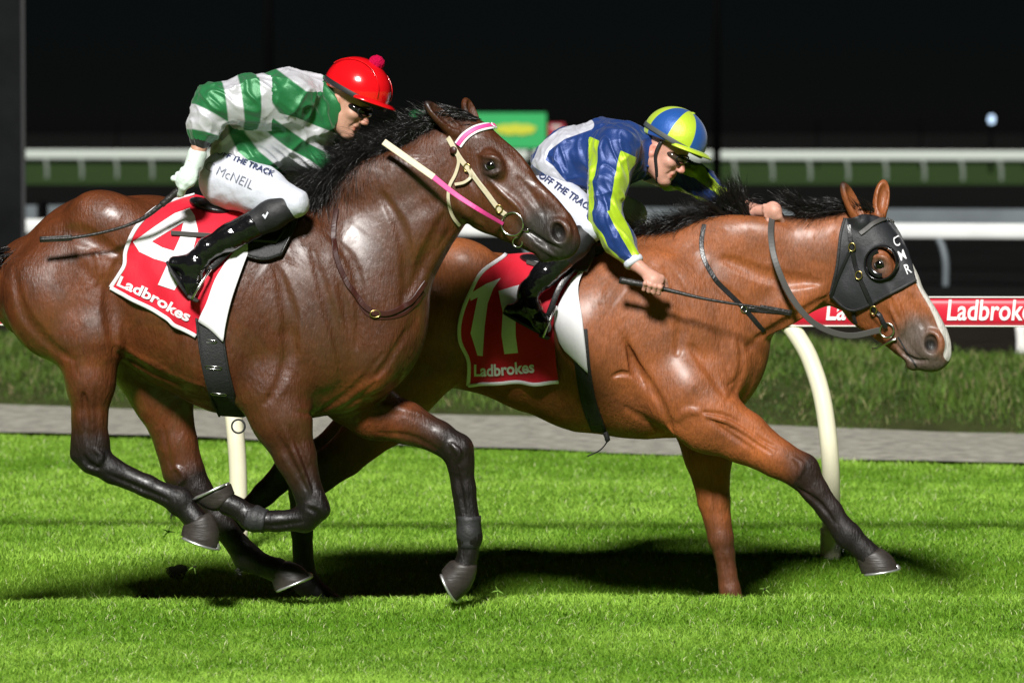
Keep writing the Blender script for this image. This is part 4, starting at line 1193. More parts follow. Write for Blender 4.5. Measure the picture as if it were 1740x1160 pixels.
FAR_LF = [(1188, 690, 0.13, 60, 44), (1203, 770, 0.13, 40, 33), (1213, 850, 0.13, 27, 24), (1225, 915, 0.13, 21, 21), (1231, 940, 0.13, 17, 17), (1240, 1000, 0.13, 17, 15),
          (1248, 1034, 0.13, 21, 18), (1280, 1046, 0.13, 17, 16), (1292, 1050, 0.13, 20, 19)]
FAR_RH = [(712, 610, -0.15, 75, 48), (655, 705, -0.15, 50, 38), (585, 775, -0.15, 34, 28), (540, 805, -0.15, 33, 24), (515, 835, -0.15, 24, 20), (513, 900, -0.15, 18, 15),
          (516, 965, -0.15, 18, 15), (520, 990, -0.15, 22, 18), (545, 1010, -0.15, 17, 16), (552, 1018, -0.15, 20, 19)]
FAR_LH = [(700, 610, 0.14, 75, 48), (640, 700, 0.14, 48, 38), (560, 770, 0.14, 34, 28), (515, 790, 0.14, 33, 24), (490, 800, 0.14, 26, 20), (450, 838, 0.14, 20, 16),
          (415, 872, 0.14, 18, 15), (398, 888, 0.14, 22, 18), (372, 890, 0.14, 17, 16), (362, 890, 0.14, 20, 19)]
for lg in (FAR_RF, FAR_LF, FAR_RH, FAR_LH): add_limb(far, FF, lg, 0.018)
far.add(p_cone(FF.at(1352, 812, -0.165), FF.at(1430, 918, -0.165), 0.014, 0.016), 0.012)
far.add(p_cone(FF.at(1362, 786, -0.165), FF.at(1378, 812, -0.165), 0.026, 0.024), 0.02)
far.add(p_cone(FF.at(1222, 936, 0.13), FF.at(1230, 1020, 0.13), 0.012, 0.014), 0.012)
far.add(p_cone(FF.at(1153, 726, -0.20), FF.at(1170, 735, -0.20), 0.03, 0.03), 0.03)
far.sub(m((1235, 690), (1330, 770), -0.250, 4, 0.02), 0.015)
far.sub(m((1215, 720), (1310, 785), -0.258, 4, 0.02), 0.015)
far.sub(m((1050, 625), (1080, 628), -0.285, 4, 0.02, 0.01), 0.02)
HF = HeadFrame(FF, (1474, 361), 58.1, 0, 20)
add_head(far, HF)
OPEN2 = unit(np.array([0.70, -0.70, 0.1]))
add_ear(far, FF, (1462, 378), (1431, 310), -0.055, -0.075, 0.036, OPEN2)
add_ear(far, FF, (1494, 366), (1502, 306), 0.045, 0.075, 0.036, unit(np.array([0.25, -0.95, 0.1])))
far.build(HRES)
for pts, r, a in (
    ([(1068, 590), (1097, 642), (1125, 690), (1144, 734)], 0.022, -0.022), ([(1040, 640), (1056, 634), (1075, 638)], 0.010, -0.007),
    ([(1173, 587), (1205, 630), (1228, 668)], 0.024, -0.010), ([(1256, 573), (1261, 614), (1252, 656), (1235, 680)], 0.018, -0.014),
    ([(1190, 699), (1238, 709), (1293, 747), (1325, 762)], 0.012, -0.008), ([(1203, 712), (1255, 733), (1310, 770)], 0.012, -0.007), ([(1196, 706), (1246, 720), (1300, 758)], 0.010, 0.005),
    ([(1355, 828), (1393, 856), (1420, 890)], 0.009, -0.008), ([(1345, 775), (1362, 790), (1356, 812)], 0.012, 0.006), ([(1150, 715), (1165, 700), (1190, 700)], 0.02, 0.008),
    ([(1285, 575), (1345, 540), (1402, 506)], 0.026, -0.011), ([(1210, 478), (1262, 520), (1290, 560)], 0.026, -0.008), ([(1130, 450), (1160, 520), (1150, 600)], 0.035, -0.009),
    ([(1230, 440), (1310, 470), (1390, 480)], 0.035, -0.007), ([(1060, 690), (1100, 715), (1130, 735)], 0.02, -0.004),
    ([(1208, 780), (1215, 850), (1222, 900)], 0.010, -0.006), ([(1228, 940), (1236, 970), (1240, 1000)], 0.007, -0.005)):
    far.stroke(FF, pts, r, a)
hk = dict(l0=-0.35, l1=0.2)
for pts, r, a in (
    ([(1500, 470), (1522, 510), (1535, 545), (1530, 575)], 0.012, 0.006), ([(1545, 500), (1560, 540), (1572, 560)], 0.016, -0.006), ([(1520, 580), (1535, 600), (1556, 612), (1578, 612)], 0.007, -0.009),
    ([(1478, 530), (1495, 545), (1502, 560)], 0.012, 0.005),
    ([(1475, 440), (1488, 436), (1505, 438), (1512, 448)], 0.007, 0.004), ([(1510, 520), (1525, 550), (1530, 570)], 0.008, 0.004)):
    far.stroke(HF.fr, pts, r, a, **hk)
far_root = empty('horse', tuple(np.array([FF.c[0], FF.c[1], -0.15])), 'bright bay horse in black blinkers stretching its foreleg at full gallop', 'horse')
def far_white(V):
    P = [HF.at(u, v, l) for u, v, l in ((112, -20, -0.004), (170, -11, -0.006), (220, -9, -0.006), (250, -8, -0.008), (276, 6, -0.008))]
    d, s = polyline_dist(V, P)
    return 1 - smooth(0.006, 0.042, d - 0.014 * s / 0.4)
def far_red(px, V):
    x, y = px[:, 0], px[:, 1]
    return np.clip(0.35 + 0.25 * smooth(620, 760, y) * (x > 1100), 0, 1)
far_legs = [([(1300, 760, -0.165, 0.0), (1335, 785, -0.165, 0.35), (1365, 802, -0.165, 0.95), (1442, 910, -0.165, 1), (1476, 942, -0.165, 1)], 0.12),
            ([(1213, 850, 0.13, 0.0), (1222, 905, 0.13, 0.5), (1228, 930, 0.13, 0.75), (1240, 1000, 0.13, 0.6), (1292, 1050, 0.13, 1)], 0.12),
            ([(640, 720, -0.15, 0.3), (560, 785, -0.15, 0.8), (515, 835, -0.15, 1), (516, 965, -0.15, 1), (552, 1018, -0.15, 1)], 0.13),
            ([(640, 700, 0.14, 0.3), (560, 770, 0.14, 0.8), (490, 800, 0.14, 1), (398, 888, 0.14, 1), (362, 890, 0.14, 1)], 0.13),
            ([(1440, 328, -0.07, 0.0), (1431, 310, -0.075, 0.9)], 0.04)]
sdf_obj('body', far, HRES, HM['coat_far'], far_root, attrfn=horse_attrs(FF, HF, far_legs, far_white, far_red, [(1080, 392, 0), (1180, 378, 0), (1290, 368, 0), (1440, 352, 0)]), prebuilt=True)
eye_parts(far_root, HF, HM)
hoof(far_root, FF, (1456, 950), (1499, 932), (1464, 974), (1527, 966), -0.165, 0.060, HM['hoof'], HM['shoe'])
hoof(far_root, FF, (1284, 1066), (1306, 1040), (1290, 1078), (1345, 1076), 0.13, 0.060, HM['hoof'], HM['shoe'])
hoof(far_root, FF, (545, 1035), (570, 1008), (552, 1054), (606, 1050), -0.15, 0.060, HM['hoof'], HM['shoe'])
hoof(far_root, FF, (366, 872), (360, 910), (345, 868), (318, 908), 0.14, 0.060, HM['hoof'], HM['shoe'])
mane(far_root, FF, [(1085, 398), (1180, 382), (1250, 374)], 2600, [0.13, 0.15, 0.17],
     [(-0.85, -0.4, 0.25), (-0.85, -0.35, 0.35), (-0.6, -0.2, 0.7)], [(-1, -0.5, -0.2), (-1.0, -0.4, -0.1), (-0.8, -0.2, 0.4)], grav=0.15, spread=0.35, rad=0.0012)
mane(far_root, FF, [(1235, 376), (1275, 372)], 800, [0.18, 0.20], [(-0.25, -0.1, 0.95)], [(-0.25, -0.1, 0.9)], grav=0.0, name='mane_tuft', spread=0.34, rad=0.0012)
mane(far_root, FF, [(1356, 367), (1400, 362), (1450, 354)], 1900, [0.15, 0.15, 0.12], [(-0.3, -0.2, 0.9), (-0.85, -0.25, 0.4), (-0.9, -0.2, 0.35)],
     [(-0.75, -0.2, 0.55), (-1, -0.2, 0.05), (-1, -0.1, 0.1)], grav=0.05, name='mane_tuft', spread=0.32, rad=0.0012)
mane(far_root, FF, [(1455, 352), (1485, 358)], 200, [0.07, 0.07], [(-0.4, -0.4, 0.6)], [(-0.6, -0.2, 0.2)], latspread=0.03, name='forelock', grav=0.1, spread=0.25)
mane(far_root, FF, [(612, 486), (604, 510)], 700, [0.7, 0.75], [(-0.9, 0.0, 0.1)], [(-0.75, 0.1, -0.6)], latspread=0.025, name='tail', grav=0.5, spread=0.16, rad=0.002)

# fetlock hair and whiskers
def tuft(root, fr, px, py, lat, n, L, d0, d1, name, rad=0.0008):
    c = fr.at(px, py, lat); R = c + rng.normal(0, 1, (n, 3)) * [0.008, 0.012, 0.008]
    one = lambda v: np.tile(unit(v), (n, 1))
    strands(name, R, one(d0), one(d1), np.full(n, L), HM['hair'], root, rad=rad, seg=5, clump=6, spread=0.3, wav=0.1, gravity=0.2)
tuft(near_root, FN, 296, 866, -0.175, 60, 0.045, (-0.5, -0.1, -0.7), (0.1, 0, -1), 'fetlock_hair')
tuft(near_root, FN, 411, 960, 0.15, 60, 0.045, (-0.6, -0.1, -0.6), (0.1, 0, -1), 'fetlock_hair')
tuft(near_root, FN, 418, 862, -0.16, 40, 0.035, (-0.3, -0.2, 0.8), (-0.8, 0, 0.3), 'fetlock_hair')
tuft(far_root, FF, 1432, 920, -0.165, 60, 0.045, (-0.6, -0.1, -0.6), (0.1, 0, -1), 'fetlock_hair')
tuft(far_root, FF, 1540, 618, 0.0, 26, 0.040, (-0.3, -0.3, -0.8), (-0.7, 0, -0.6), 'whiskers', 0.0005)
tuft(far_root, FF, 1585, 615, 0.0, 22, 0.035, (0.2, -0.5, -0.8), (0.3, 0, -0.9), 'whiskers', 0.0005)
tuft(near_root, FN, 925, 438, -0.06, 24, 0.040, (-0.2, -0.3, -0.8), (-0.6, 0, -0.7), 'whiskers', 0.0005)
# ================================================================== tack
TM = {
 'cloth_red': material('red_saddle_cloth', (0.62, 0.008, 0.028), rough=0.65, spec=0.3, sheen=0.15, vary=(6, 0.08), bump=((22, 0.35, (1, 1, 0.6)), (400, 0.15, (1, 1, 1)))),
 'cloth_white': material('white_cloth', (0.76, 0.75, 0.78), rough=0.7, spec=0.3, vary=(7, 0.07), bump=((16, 0.4, (1, 1, 0.5)), (400, 0.12, (1, 1, 1)))),
 'number': material('white_number_print', (0.78, 0.77, 0.80), rough=0.65, spec=0.3, bump=((22, 0.3, (1, 1, 0.6)),)),
 'black_leather': material('black_leather', (0.010, 0.010, 0.011), rough=0.32, spec=0.5, bump=((120, 0.15, (1, 1, 1)),), vary=(20, 0.3)),
 'dull_black': material('dull_black_pad', (0.014, 0.014, 0.015), rough=0.6, bump=((90, 0.3, (1, 1, 1)),)),
 'webbing': material('black_webbing', (0.013, 0.013, 0.014), rough=0.65, bump=((160, 0.4, (1, 1, 1)),)),
 'brown_leather': material('brown_leather', (0.040, 0.009, 0.006), rough=0.4, vary=(30, 0.25)),
 'cream': material('cream_bridle', (0.58, 0.52, 0.36), rough=0.45, vary=(30, 0.12)),
 'pink': material('pink_band', (0.75, 0.06, 0.28), rough=0.5),
 'steel': material('polished_steel', (0.62, 0.62, 0.60), rough=0.22, metal=1.0),
 'brass': material('brass', (0.60, 0.45, 0.16), rough=0.28, metal=1.0),
 'hood': material('charcoal_hood', (0.020, 0.021, 0.024), rough=0.5, spec=0.4, vary=(10, 0.2), bump=((14, 0.4, (1, 1, 1)), (300, 0.2, (1, 1, 1)))),
 'cup': material('clear_black_cup', (0.010, 0.010, 0.011), rough=0.18, spec=0.6),
 'grey_strap': material('grey_rubber_strap', (0.055, 0.052, 0.048), rough=0.5),
}

def drape(name, sd, fr, cols, nu, nv, mat, parent, lift=0.01, ripple=None, smooth_it=6, thick=0.004, hole=None, **kw):
    """cloth over a body; cols = edge-to-edge list of drawing-board polylines, each top to bottom"""
    C = np.stack([resample(c, nv) for c in cols], 0)                     # ncol, nv, 2
    G = np.stack([resample(C[:, j], nu, len(cols) > 2) for j in range(nv)], 1)   # nu, nv, 2
    P = sd.hit(G[..., 0], G[..., 1], fr, **kw)
    base = P.copy()
    for _ in range(smooth_it):
        Q = np.pad(P, ((1, 1), (1, 1), (0, 0)), 'edge')
        A = (Q[:-2, 1:-1] + Q[2:, 1:-1] + Q[1:-1, :-2] + Q[1:-1, 2:]) / 4
        # only the distance off the body relaxes, outwards
        dl = (A - P) @ fr.L
        P = P + np.minimum(dl, 0.25 * dl)[..., None] * fr.L
    N = sd.normal(P)
    N = N - 0.0
    for _ in range(4):
        Q = np.pad(N, ((1, 1), (1, 1), (0, 0)), 'edge'); N = (Q[:-2, 1:-1] + Q[2:, 1:-1] + Q[1:-1, :-2] + Q[1:-1, 2:] + N) / 5
    N /= np.maximum(np.linalg.norm(N, axis=2, keepdims=True), 1e-6)
    off = np.full(P.shape[:2], lift)
    if ripple is not None: off = off + ripple(G[..., 0], G[..., 1])
    P = P + N * off[..., None]
    faces = grid_faces(nu, nv)
    if hole is not None:
        g = G.reshape(-1, 2)
        faces = [q for q in faces if not all(hole(*g[i]) for i in q)]
    o = mesh_obj(name, P.reshape(-1, 3), faces, mat, parent)
    so = o.modifiers.new('thickness', 'SOLIDIFY'); so.thickness = thick; so.offset = 0
    return o, (G.reshape(-1, 2), P.reshape(-1, 3), N.reshape(-1, 3)), (G, P, N)

def on_cloth(surf, pts, lift):
    """place drawing-board points on a draped cloth"""
    G, P, N = surf; pts = np.asarray(pts, float); out = []
    for p in pts:
        d = ((G - p) ** 2).sum(1); k = np.argpartition(d, 4)[:4]; w = 1 / (d[k] + 0.05)
        w /= w.sum()
        # keep the drawing-board position: move along the sheet tangent via the ray
        q = (P[k] * w[:, None]).sum(0); n = (N[k] * w[:, None]).sum(0); n /= np.linalg.norm(n)
        r = ray(p[0], p[1]); r = r / np.linalg.norm(r)
        den = r @ n
        x = CAM + r * (((q - CAM) @ n) / den) if abs(den) > 0.15 else q
        out.append(x + n * lift)
    return np.array(out)

def print_on(name, surf, V2, F2, mat, parent, lift=0.0045):
    return mesh_obj(name, on_cloth(surf, V2, lift), F2, mat, parent, smooth=True)

def text_px(txt, p0, p1, height, bold=0.015, shear=0.0, maxlen=9):
    """lettering laid from p0 to p1 (pixels, baseline) with the given cap height in pixels"""
    V, Fc = text_flat(txt, 1.0, bold, shear)
    w = V[:, 0].max() - V[:, 0].min(); h0 = 0.70
    p0 = np.array(p0, float); d = np.array(p1, float) - p0; L = np.linalg.norm(d); e = d / L; up = np.array([e[1], -e[0]])
    V = V - [V[:, 0].min(), 0]
    Q = p0 + e * (V[:, :1] * L / w) + up * (V[:, 1:2] / h0 * height)
    return subdivide2d(Q, Fc, maxlen)

def text_curve(txt, pts, height, bold=0.015, shear=0.0):
    """lettering that follows a baseline through pts"""
    base = resample(pts, 120); s = np.concatenate([[0], np.cumsum(np.linalg.norm(np.diff(base, axis=0), axis=1))])
    V, Fc = text_flat(txt, 1.0, bold, shear); V = V - [V[:, 0].min(), 0]; w = V[:, 0].max()
    T = np.gradient(base, axis=0); T /= np.linalg.norm(T, axis=1, keepdims=True)
    q = V[:, 0] / w * s[-1]
    B = np.stack([np.interp(q, s, base[:, i]) for i in (0, 1)], 1); E = np.stack([np.interp(q, s, T[:, i]) for i in (0, 1)], 1)
    U = np.stack([E[:, 1], -E[:, 0]], 1)
    return subdivide2d(B + U * (V[:, 1:2] / 0.70 * height), Fc, 9)

def binding(surf3, parent, mat, r, which):
    G, P, N = surf3
    edges = {'left': (P[0], N[0]), 'right': (P[-1], N[-1]), 'top': (P[:, 0], N[:, 0]), 'bottom': (P[:, -1], N[:, -1])}
    for wv in which:
        p, n = edges[wv]
        V, f = tube(p + n * 0.002, r, flat=(n, 0.008)); mesh_obj('binding', V, f, mat, parent)

def ring_obj(name, c, a, b, R, r, mat, parent, oval=1.0):
    V, f = tube(ring(c, a, b, R, R * oval), r, 8, closed=True); return mesh_obj(name, V, f, mat, parent)

def rp(amp, kx, ky, ph=0.0, grow=None):
    def fn(x, y):
        a = amp * np.sin(x * kx + y * ky + ph) + amp * 0.5 * np.sin(x * kx * 1.9 - y * ky * 1.3 + 2 * ph)
        return a if grow is None else a * grow(x, y)
    return fn

# ------------------------------------------------------------------ nearer horse: cloth 4, saddle, girth, breastplate, bridle
c4r = empty('saddle_cloth', tuple(FN.at(290, 450, -0.28)), 'red saddle cloth with a large white 4 and white edging', 'saddle cloth')
cl, s4, g4 = drape('red_cloth', near, FN, [[(330, 336), (268, 356), (232, 386), (215, 425), (212, 455), (188, 488)], [(400, 352), (345, 390), (300, 440), (270, 490), (250, 519)], [(470, 356), (440, 400), (405, 440), (372, 490), (346, 540), (333, 571)]],
                   46, 40, TM['cloth_red'], c4r, lift=0.014, ripple=rp(0.010, 0.06, 0.05, 0.5, lambda x, y: smooth(350, 560, y)))
binding(g4, c4r, TM['cloth_white'], 0.008, ('left', 'bottom'))
print_on('number', s4, *poly2d([(322, 355), (297, 364), (262, 386), (226, 411), (237, 428), (262, 440), (286, 447), (269, 484), (297, 493), (316, 462), (327, 430), (337, 394), (331, 368)], [[(312, 379), (258, 411), (276, 421), (296, 427), (306, 405)]]), TM['number'], c4r, 0.005)
print_on('lettering', s4, *text_curve('Ladbrokes', [(199, 484), (225, 496), (262, 514), (295, 534), (320, 546)], 17, 0.03), TM['number'], c4r, 0.006)
wp, _, gwp = drape('white_pad', near, FN, [[(446, 396), (405, 425), (372, 468), (352, 520), (344, 545)], [(436, 402), (418, 444), (396, 505), (385, 548), (380, 580)]], 16, 26, TM['cloth_white'], c4r, lift=0.026, ripple=rp(0.004, 0.12, 0.02))

sad = empty('racing_saddle', tuple(FN.at(430, 380, 0)), 'small black racing saddle under the rider in green and white hoops', 'saddle')
s = Sdf()
s.add(p_mus(FN, (330, 345), (420, 366), 0.0, 12, 0.15), 0.02); s.add(p_mus(FN, (400, 362), (520, 356), 0.0, 13, 0.16), 0.03)
s.add(p_mus(FN, (325, 338), (360, 352), 0.0, 9, 0.13), 0.02)
sdf_obj('seat', s, 0.006, TM['black_leather'], sad)
fl, _, gfl = drape('flap', near, FN, [[(428, 372), (420, 405), (417, 438)], [(468, 372), (462, 415), (448, 444)], [(512, 360), (500, 395), (478, 436)]], 14, 16, TM['dull_black'], sad, lift=0.024, thick=0.012)
V, f = tube(np.concatenate([gfl[1][:, -1] , gfl[1][-1, ::-1][1:]]) + 0.0, 0.006, 8); mesh_obj('flap_edge', V, f, TM['black_leather'], sad)
fl2, _, _ = drape('knee_pad', near, FN, [[(432, 378), (430, 405), (428, 418)], [(500, 368), (488, 398), (470, 420)]], 12, 10, TM['black_leather'], sad, lift=0.036, thick=0.014)
# girth: broad webbing under the chest with metal keepers
q = resample([(356, 540), (360, 580), (368, 630), (380, 672), (394, 702)], 30)
gp = near.hit(q[:, 0], q[:, 1], FN); gn = near.normal(gp)
V, f = tube(gp + gn * 0.010, 20 / FN.S, flat=(gn, 0.010)); girth = mesh_obj('girth', V, f, TM['webbing'], sad, smooth=False)
for sx in (-21, 21):
    P = gp + gn * 0.012 + FN.H * sx / FN.S; V, f = tube(P, 0.005, 8); mesh_obj('girth_edge', V, f, TM['dull_black'], girth)
for kpx, kpy in ((356, 579), (364, 622), (373, 664)):
    a = near.hit(np.array([kpx - 11., kpx + 11.]), np.array([kpy - 1., kpy + 1.]), FN); n = near.normal(a)
    a = a + n * 0.018; e = unit(a[1] - a[0]); up = np.cross(n[0], e)
    V, f = tube(np.array([a[0] + up * .006, a[1] + up * .006, a[1] + e * .006, a[1] - up * .006, a[0] - up * .006, a[0] - e * .006]), 0.0022, 6, closed=True)
    mesh_obj('keeper', V, f, TM['steel'], girth)
ring_obj('girth_ring', FN.at(405, 724, -0.12), FN.H, np.array([0, 0, 1.0]), 0.027, 0.004, TM['webbing'], girth)
# stirrup leather keeper lying over the number, and the stirrup iron
V, f = tube(np.stack([on_cloth(s4, [(p, 399 + 2 * k)], 0.016)[0] for k, p in enumerate((292, 320, 350, 378))]), 0.009, flat=(np.tile(-FN.L, (4, 1)), 0.006))
mesh_obj('girth_strap_end', V, f, TM['grey_strap'], sad, smooth=False)

bp = empty('breastplate', tuple(near.hit(np.array([637.]), np.array([530.]), FN)[0]), 'thin brown leather breastplate with a brass buckle across the dark bay shoulder', 'breastplate')
strap('shoulder_strap', near, FN, [(573, 356), (566, 400), (573, 445), (594, 488), (620, 520), (638, 532)], 9, TM['brown_leather'], bp, th=0.008, lift=0.008)
strap('chest_strap', near, FN, [(632, 531), (660, 532), (690, 518), (708, 500), (722, 478)], 9, TM['brown_leather'], bp, th=0.008, lift=0.008)
strap('chest_strap', near, FN, [(606, 508), (625, 534), (650, 540), (684, 534), (708, 514), (720, 496)], 6, TM['brown_leather'], bp, lift=0.002)
c = near.hit(np.array([637.]), np.array([533.]), FN)[0]; n = near.normal(c[None])[0]; e = unit(np.cross(n, [0, 0, 1.0])); 
ring_obj('buckle', c + n * 0.009, e, np.cross(n, e), 0.020, 0.0032, TM['brass'], bp, 0.7)

HNf = HN.fr
br = empty('bridle', tuple(HN.at(90, 60, -0.1)), 'cream bridle with a pink and white browband and pink rein', 'bridle')
kw = dict(l0=-0.35, l1=0.2, n=140)
bb = [(779, 247), (790, 233), (806, 222), (822, 217), (838, 215)]
strap('browband', near, HNf, bb, 15, TM['cloth_white'], br, th=0.006, lift=0.006, **kw)
strap('browband_stripe', near, HNf, bb, 7.5, TM['pink'], br, th=0.006, lift=0.0095, **kw)
ck = [(762, 234), (771, 250), (783, 270), (799, 290), (818, 315), (838, 342), (850, 357), (860, 365)]
chk = strap('cheekpiece', near, HNf, ck, 8.5, TM['cream'], br, th=0.006, lift=0.006, **kw)
strap('throat_lash', near, HNf, [(776, 256), (780, 275), (774, 296), (764, 316), (762, 340), (768, 364), (780, 382)], 5.5, TM['cream'], br, th=0.004, lift=0.007, **kw)
strap('loose_strap', near, HNf, [(797, 288), (802, 298), (792, 310), (774, 314)], 5, TM['cream'], br, th=0.004, lift=0.016, **kw)
def head_pt(sd, hfr, px, py, lift=0.0, **k2):
    c = sd.hit(np.array([float(px)]), np.array([float(py)]), hfr, **k2)[0]; n = sd.normal(c[None])[0]; return c + n * lift, n
def disc(name, c, n, r, th, mat, parent):
    e = unit(np.cross(n, [0.1, 0, 1.0])); b = np.cross(n, e)
    V = np.concatenate([ring(c, e, b, r, r, 18), ring(c + n * th * 0.7, e, b, r, r, 18), ring(c + n * th, e, b, r * 0.7, r * 0.7, 18)])
    f = grid_faces(3, 18, True) + [tuple(36 + i for i in range(18)), tuple(range(17, -1, -1))]
    return mesh_obj(name, V, f, mat, parent)
c, n = head_pt(near, HNf, 772, 256, 0.010, **kw); disc('rosette', c, n, 0.015, 0.010, TM['brown_leather'], br)
for px, py in ((795, 285), (849, 354)):
    c, n = head_pt(near, HNf, px, py, 0.011, **kw); e = unit(np.cross(n, [0, 0, 1.0])); ring_obj('buckle', c, e, np.cross(n, e), 0.013, 0.003, TM['brass'], br, 1.2)
bitc, bitn = head_pt(near, HNf, 872, 380, 0.012, **kw)
bitp = ring_obj('bit_ring', bitc, unit(HNf.H), np.array([0, 0, 1.0]), 0.046, 0.0048, TM['steel'], br)
V, f = tube(np.array([head_pt(near, HNf, px, py, 0.004, **kw)[0] for px, py in ((888, 391), (897, 395), (898, 388))]), 0.005, 8); mesh_obj('bit_bar', V, f, TM['steel'], bitp)
c, n = head_pt(near, HNf, 881, 410, 0.006, **kw); ring_obj('curb_ring', c, unit(HNf.H), np.array([0, 0, 1.0]), 0.020, 0.0035, TM['steel'], br)
# rein: cream grip, then pink down to the bit
r0 = FN.at(652, 241, -0.16); r1 = FN.at(737, 301, -0.20); r2 = bitc - HNf.H * 0.04
P = resample([r0, (r0 + r1) / 2, r1], 12); V, f = tube(P, 0.013, flat=(np.tile(-FN.L + [0, 0, 0.25], (12, 1)), 0.005)); mesh_obj('rein_grip', V, f, TM['cream'], br, smooth=False)
P = resample([r1 - (r1 - r0) * 0.02, FN.at(775, 331, -0.20), FN.at(815, 357, -0.205), r2], 24)
V, f = tube(P, np.linspace(0.011, 0.007, 24), flat=(np.tile(-FN.L + [0, 0, 0.25], (24, 1)), 0.004)); mesh_obj('rein', V, f, TM['pink'], br, smooth=False)
P = resample([FN.at(652, 241, 0.02), FN.at(760, 300, 0.16), HN.at(150, 90, 0.09)], 20)
V, f = tube(P, 0.010, flat=(np.tile(FN.L, (20, 1)), 0.004)); mesh_obj('rein', V, f, TM['cream'], br, smooth=False)

# ------------------------------------------------------------------ farther horse: cloth 11, saddle, breastplate, hood, bridle
c11 = empty('saddle_cloth', tuple(FF.at(870, 540, -0.28)), 'red saddle cloth with a white 11 half in shadow', 'saddle cloth')
cl2, s11, g11 = drape('red_cloth', far, FF, [[(858, 437), (818, 462), (798, 500), (782, 545), (782, 580), (797, 612), (797, 646)], [(930, 436), (905, 470), (880, 540), (875, 600), (878, 648)], [(1006, 446), (985, 470), (958, 500), (942, 540), (945, 590), (951, 646)]],
                     44, 40, TM['cloth_red'], c11, lift=0.016, ripple=rp(0.011, 0.055, 0.03, 0.3, lambda x, y: smooth(440, 620, y)))
binding(g11, c11, TM['cloth_white'], 0.008, ('left', 'bottom'))
print_on('number', s11, *poly2d([(850, 473), (826, 482), (798, 499), (800, 511), (812, 505), (806, 535), (800, 566), (812, 603), (821, 604), (824, 554), (829, 516), (838, 490)]), TM['number'], c11, 0.006)
print_on('number', s11, *poly2d([(847, 495), (890, 483), (885, 498), (877, 520), (877, 569), (881, 599), (858, 601), (853, 569), (855, 530), (851, 513)]), TM['number'], c11, 0.006)
print_on('lettering', s11, *text_curve('Ladbrokes', [(806, 637), (840, 637), (875, 634), (909, 631)], 19, 0.03), TM['number'], c11, 0.007)
wp2, swp2, _ = drape('white_pad', far, FF, [[(1004, 452), (968, 488), (944, 540), (950, 575), (962, 596)], [(1005, 450), (984, 490), (990, 545), (996, 600), (999, 632)]], 16, 26, TM['cloth_white'], c11, lift=0.022, ripple=rp(0.004, 0.12, 0.02))

sad2 = empty('racing_saddle', tuple(FF.at(970, 450, 0)), 'small black racing saddle under the rider in blue silks', 'saddle')
s = Sdf()
s.add(p_mus(FF, (880, 436), (960, 452), 0.0, 12, 0.15), 0.02); s.add(p_mus(FF, (940, 450), (1050, 420), 0.0, 13, 0.16), 0.03)
sdf_obj('seat', s, 0.006, TM['black_leather'], sad2)
drape('flap', far, FF, [[(960, 430), (962, 455), (968, 470)], [(1016, 425), (1014, 440), (1000, 468)]], 10, 12, TM['grey_strap'], sad2, lift=0.028, thick=0.012)
q = resample([(985, 560), (990, 620), (1000, 680), (1018, 730)], 30)
gp = far.hit(q[:, 0], q[:, 1], FF); gn = far.normal(gp)
V, f = tube(gp + gn * 0.008, 13 / FF.S, flat=(gn, 0.010)); girth2 = mesh_obj('girth', V, f, TM['webbing'], sad2, smooth=False)
V, f = tube(resample([FF.at(1028, 734, -0.12), FF.at(1032, 748, -0.12), FF.at(1020, 764, -0.12), FF.at(998, 775, -0.12)], 14), [0.012] * 4 + [0.003] * 10, 8)
mesh_obj('girth_end', V, f, TM['webbing'], girth2)
V, f = tube(np.stack([on_cloth(s11, [(p, 449 + 4 * k)], 0.012)[0] for k, p in enumerate((895, 908, 922))]), 0.008, flat=(np.tile(-FF.L, (3, 1)), 0.006))
mesh_obj('girth_strap_end', V, f, TM['grey_strap'], sad2, smooth=False)

bp2 = empty('breastplate', tuple(far.hit(np.array([1260.]), np.array([520.]), FF)[0]), 'black leather breastplate strap on the bright bay neck', 'breastplate')
strap('shoulder_strap', far, FF, [(1197, 382), (1192, 410), (1196, 440), (1215, 474), (1240, 500), (1266, 526), (1298, 562)], 8, TM['black_leather'], bp2)
strap('chest_strap', far, FF, [(1262, 524), (1300, 528), (1342, 531)], 7, TM['black_leather'], bp2)
c, n = head_pt(far, FF, 1263, 526, 0.008); ring_obj('ring', c, unit(np.cross(n, [0, 0, 1.])), np.array([0, 0, 1.]), 0.013, 0.003, TM['steel'], bp2)

HFf = HF.fr
kw = dict(l0=-0.35, l1=0.2, n=140)
hd = empty('blinker_hood', tuple(HF.at(80, 50, -0.12)), 'charcoal blinker hood lettered in white down its front edge', 'blinkers')
hole = lambda x, y: ((x - 1497) / 26) ** 2 + ((y - 447) / 28) ** 2 < 1
hdo, shd, ghd = drape('hood_fabric', far, HFf, [[(1436, 372), (1428, 400), (1422, 450), (1411, 500)], [(1470, 366), (1466, 420), (1460, 480), (1450, 526)], [(1497, 372), (1502, 420), (1506, 470), (1510, 500)], [(1517, 381), (1534, 410), (1546, 440), (1556, 476)]],
                       52, 46, TM['hood'], hd, lift=0.007, hole=hole, smooth_it=3, ripple=rp(0.0012, 0.10, 0.08), thick=0.003, **kw)
binding(ghd, hd, TM['dull_black'], 0.006, ('bottom', 'left'))
c, n = head_pt(far, HFf, 1497, 447, 0.0, **kw)
ax1 = unit(np.array([0.8, 0, -0.6]) - (np.array([0.8, 0, -0.6]) @ HFf.L) * HFf.L); ax2 = unit(np.cross(HFf.L, ax1))
cc = c - HFf.L * 0.002
rg = []
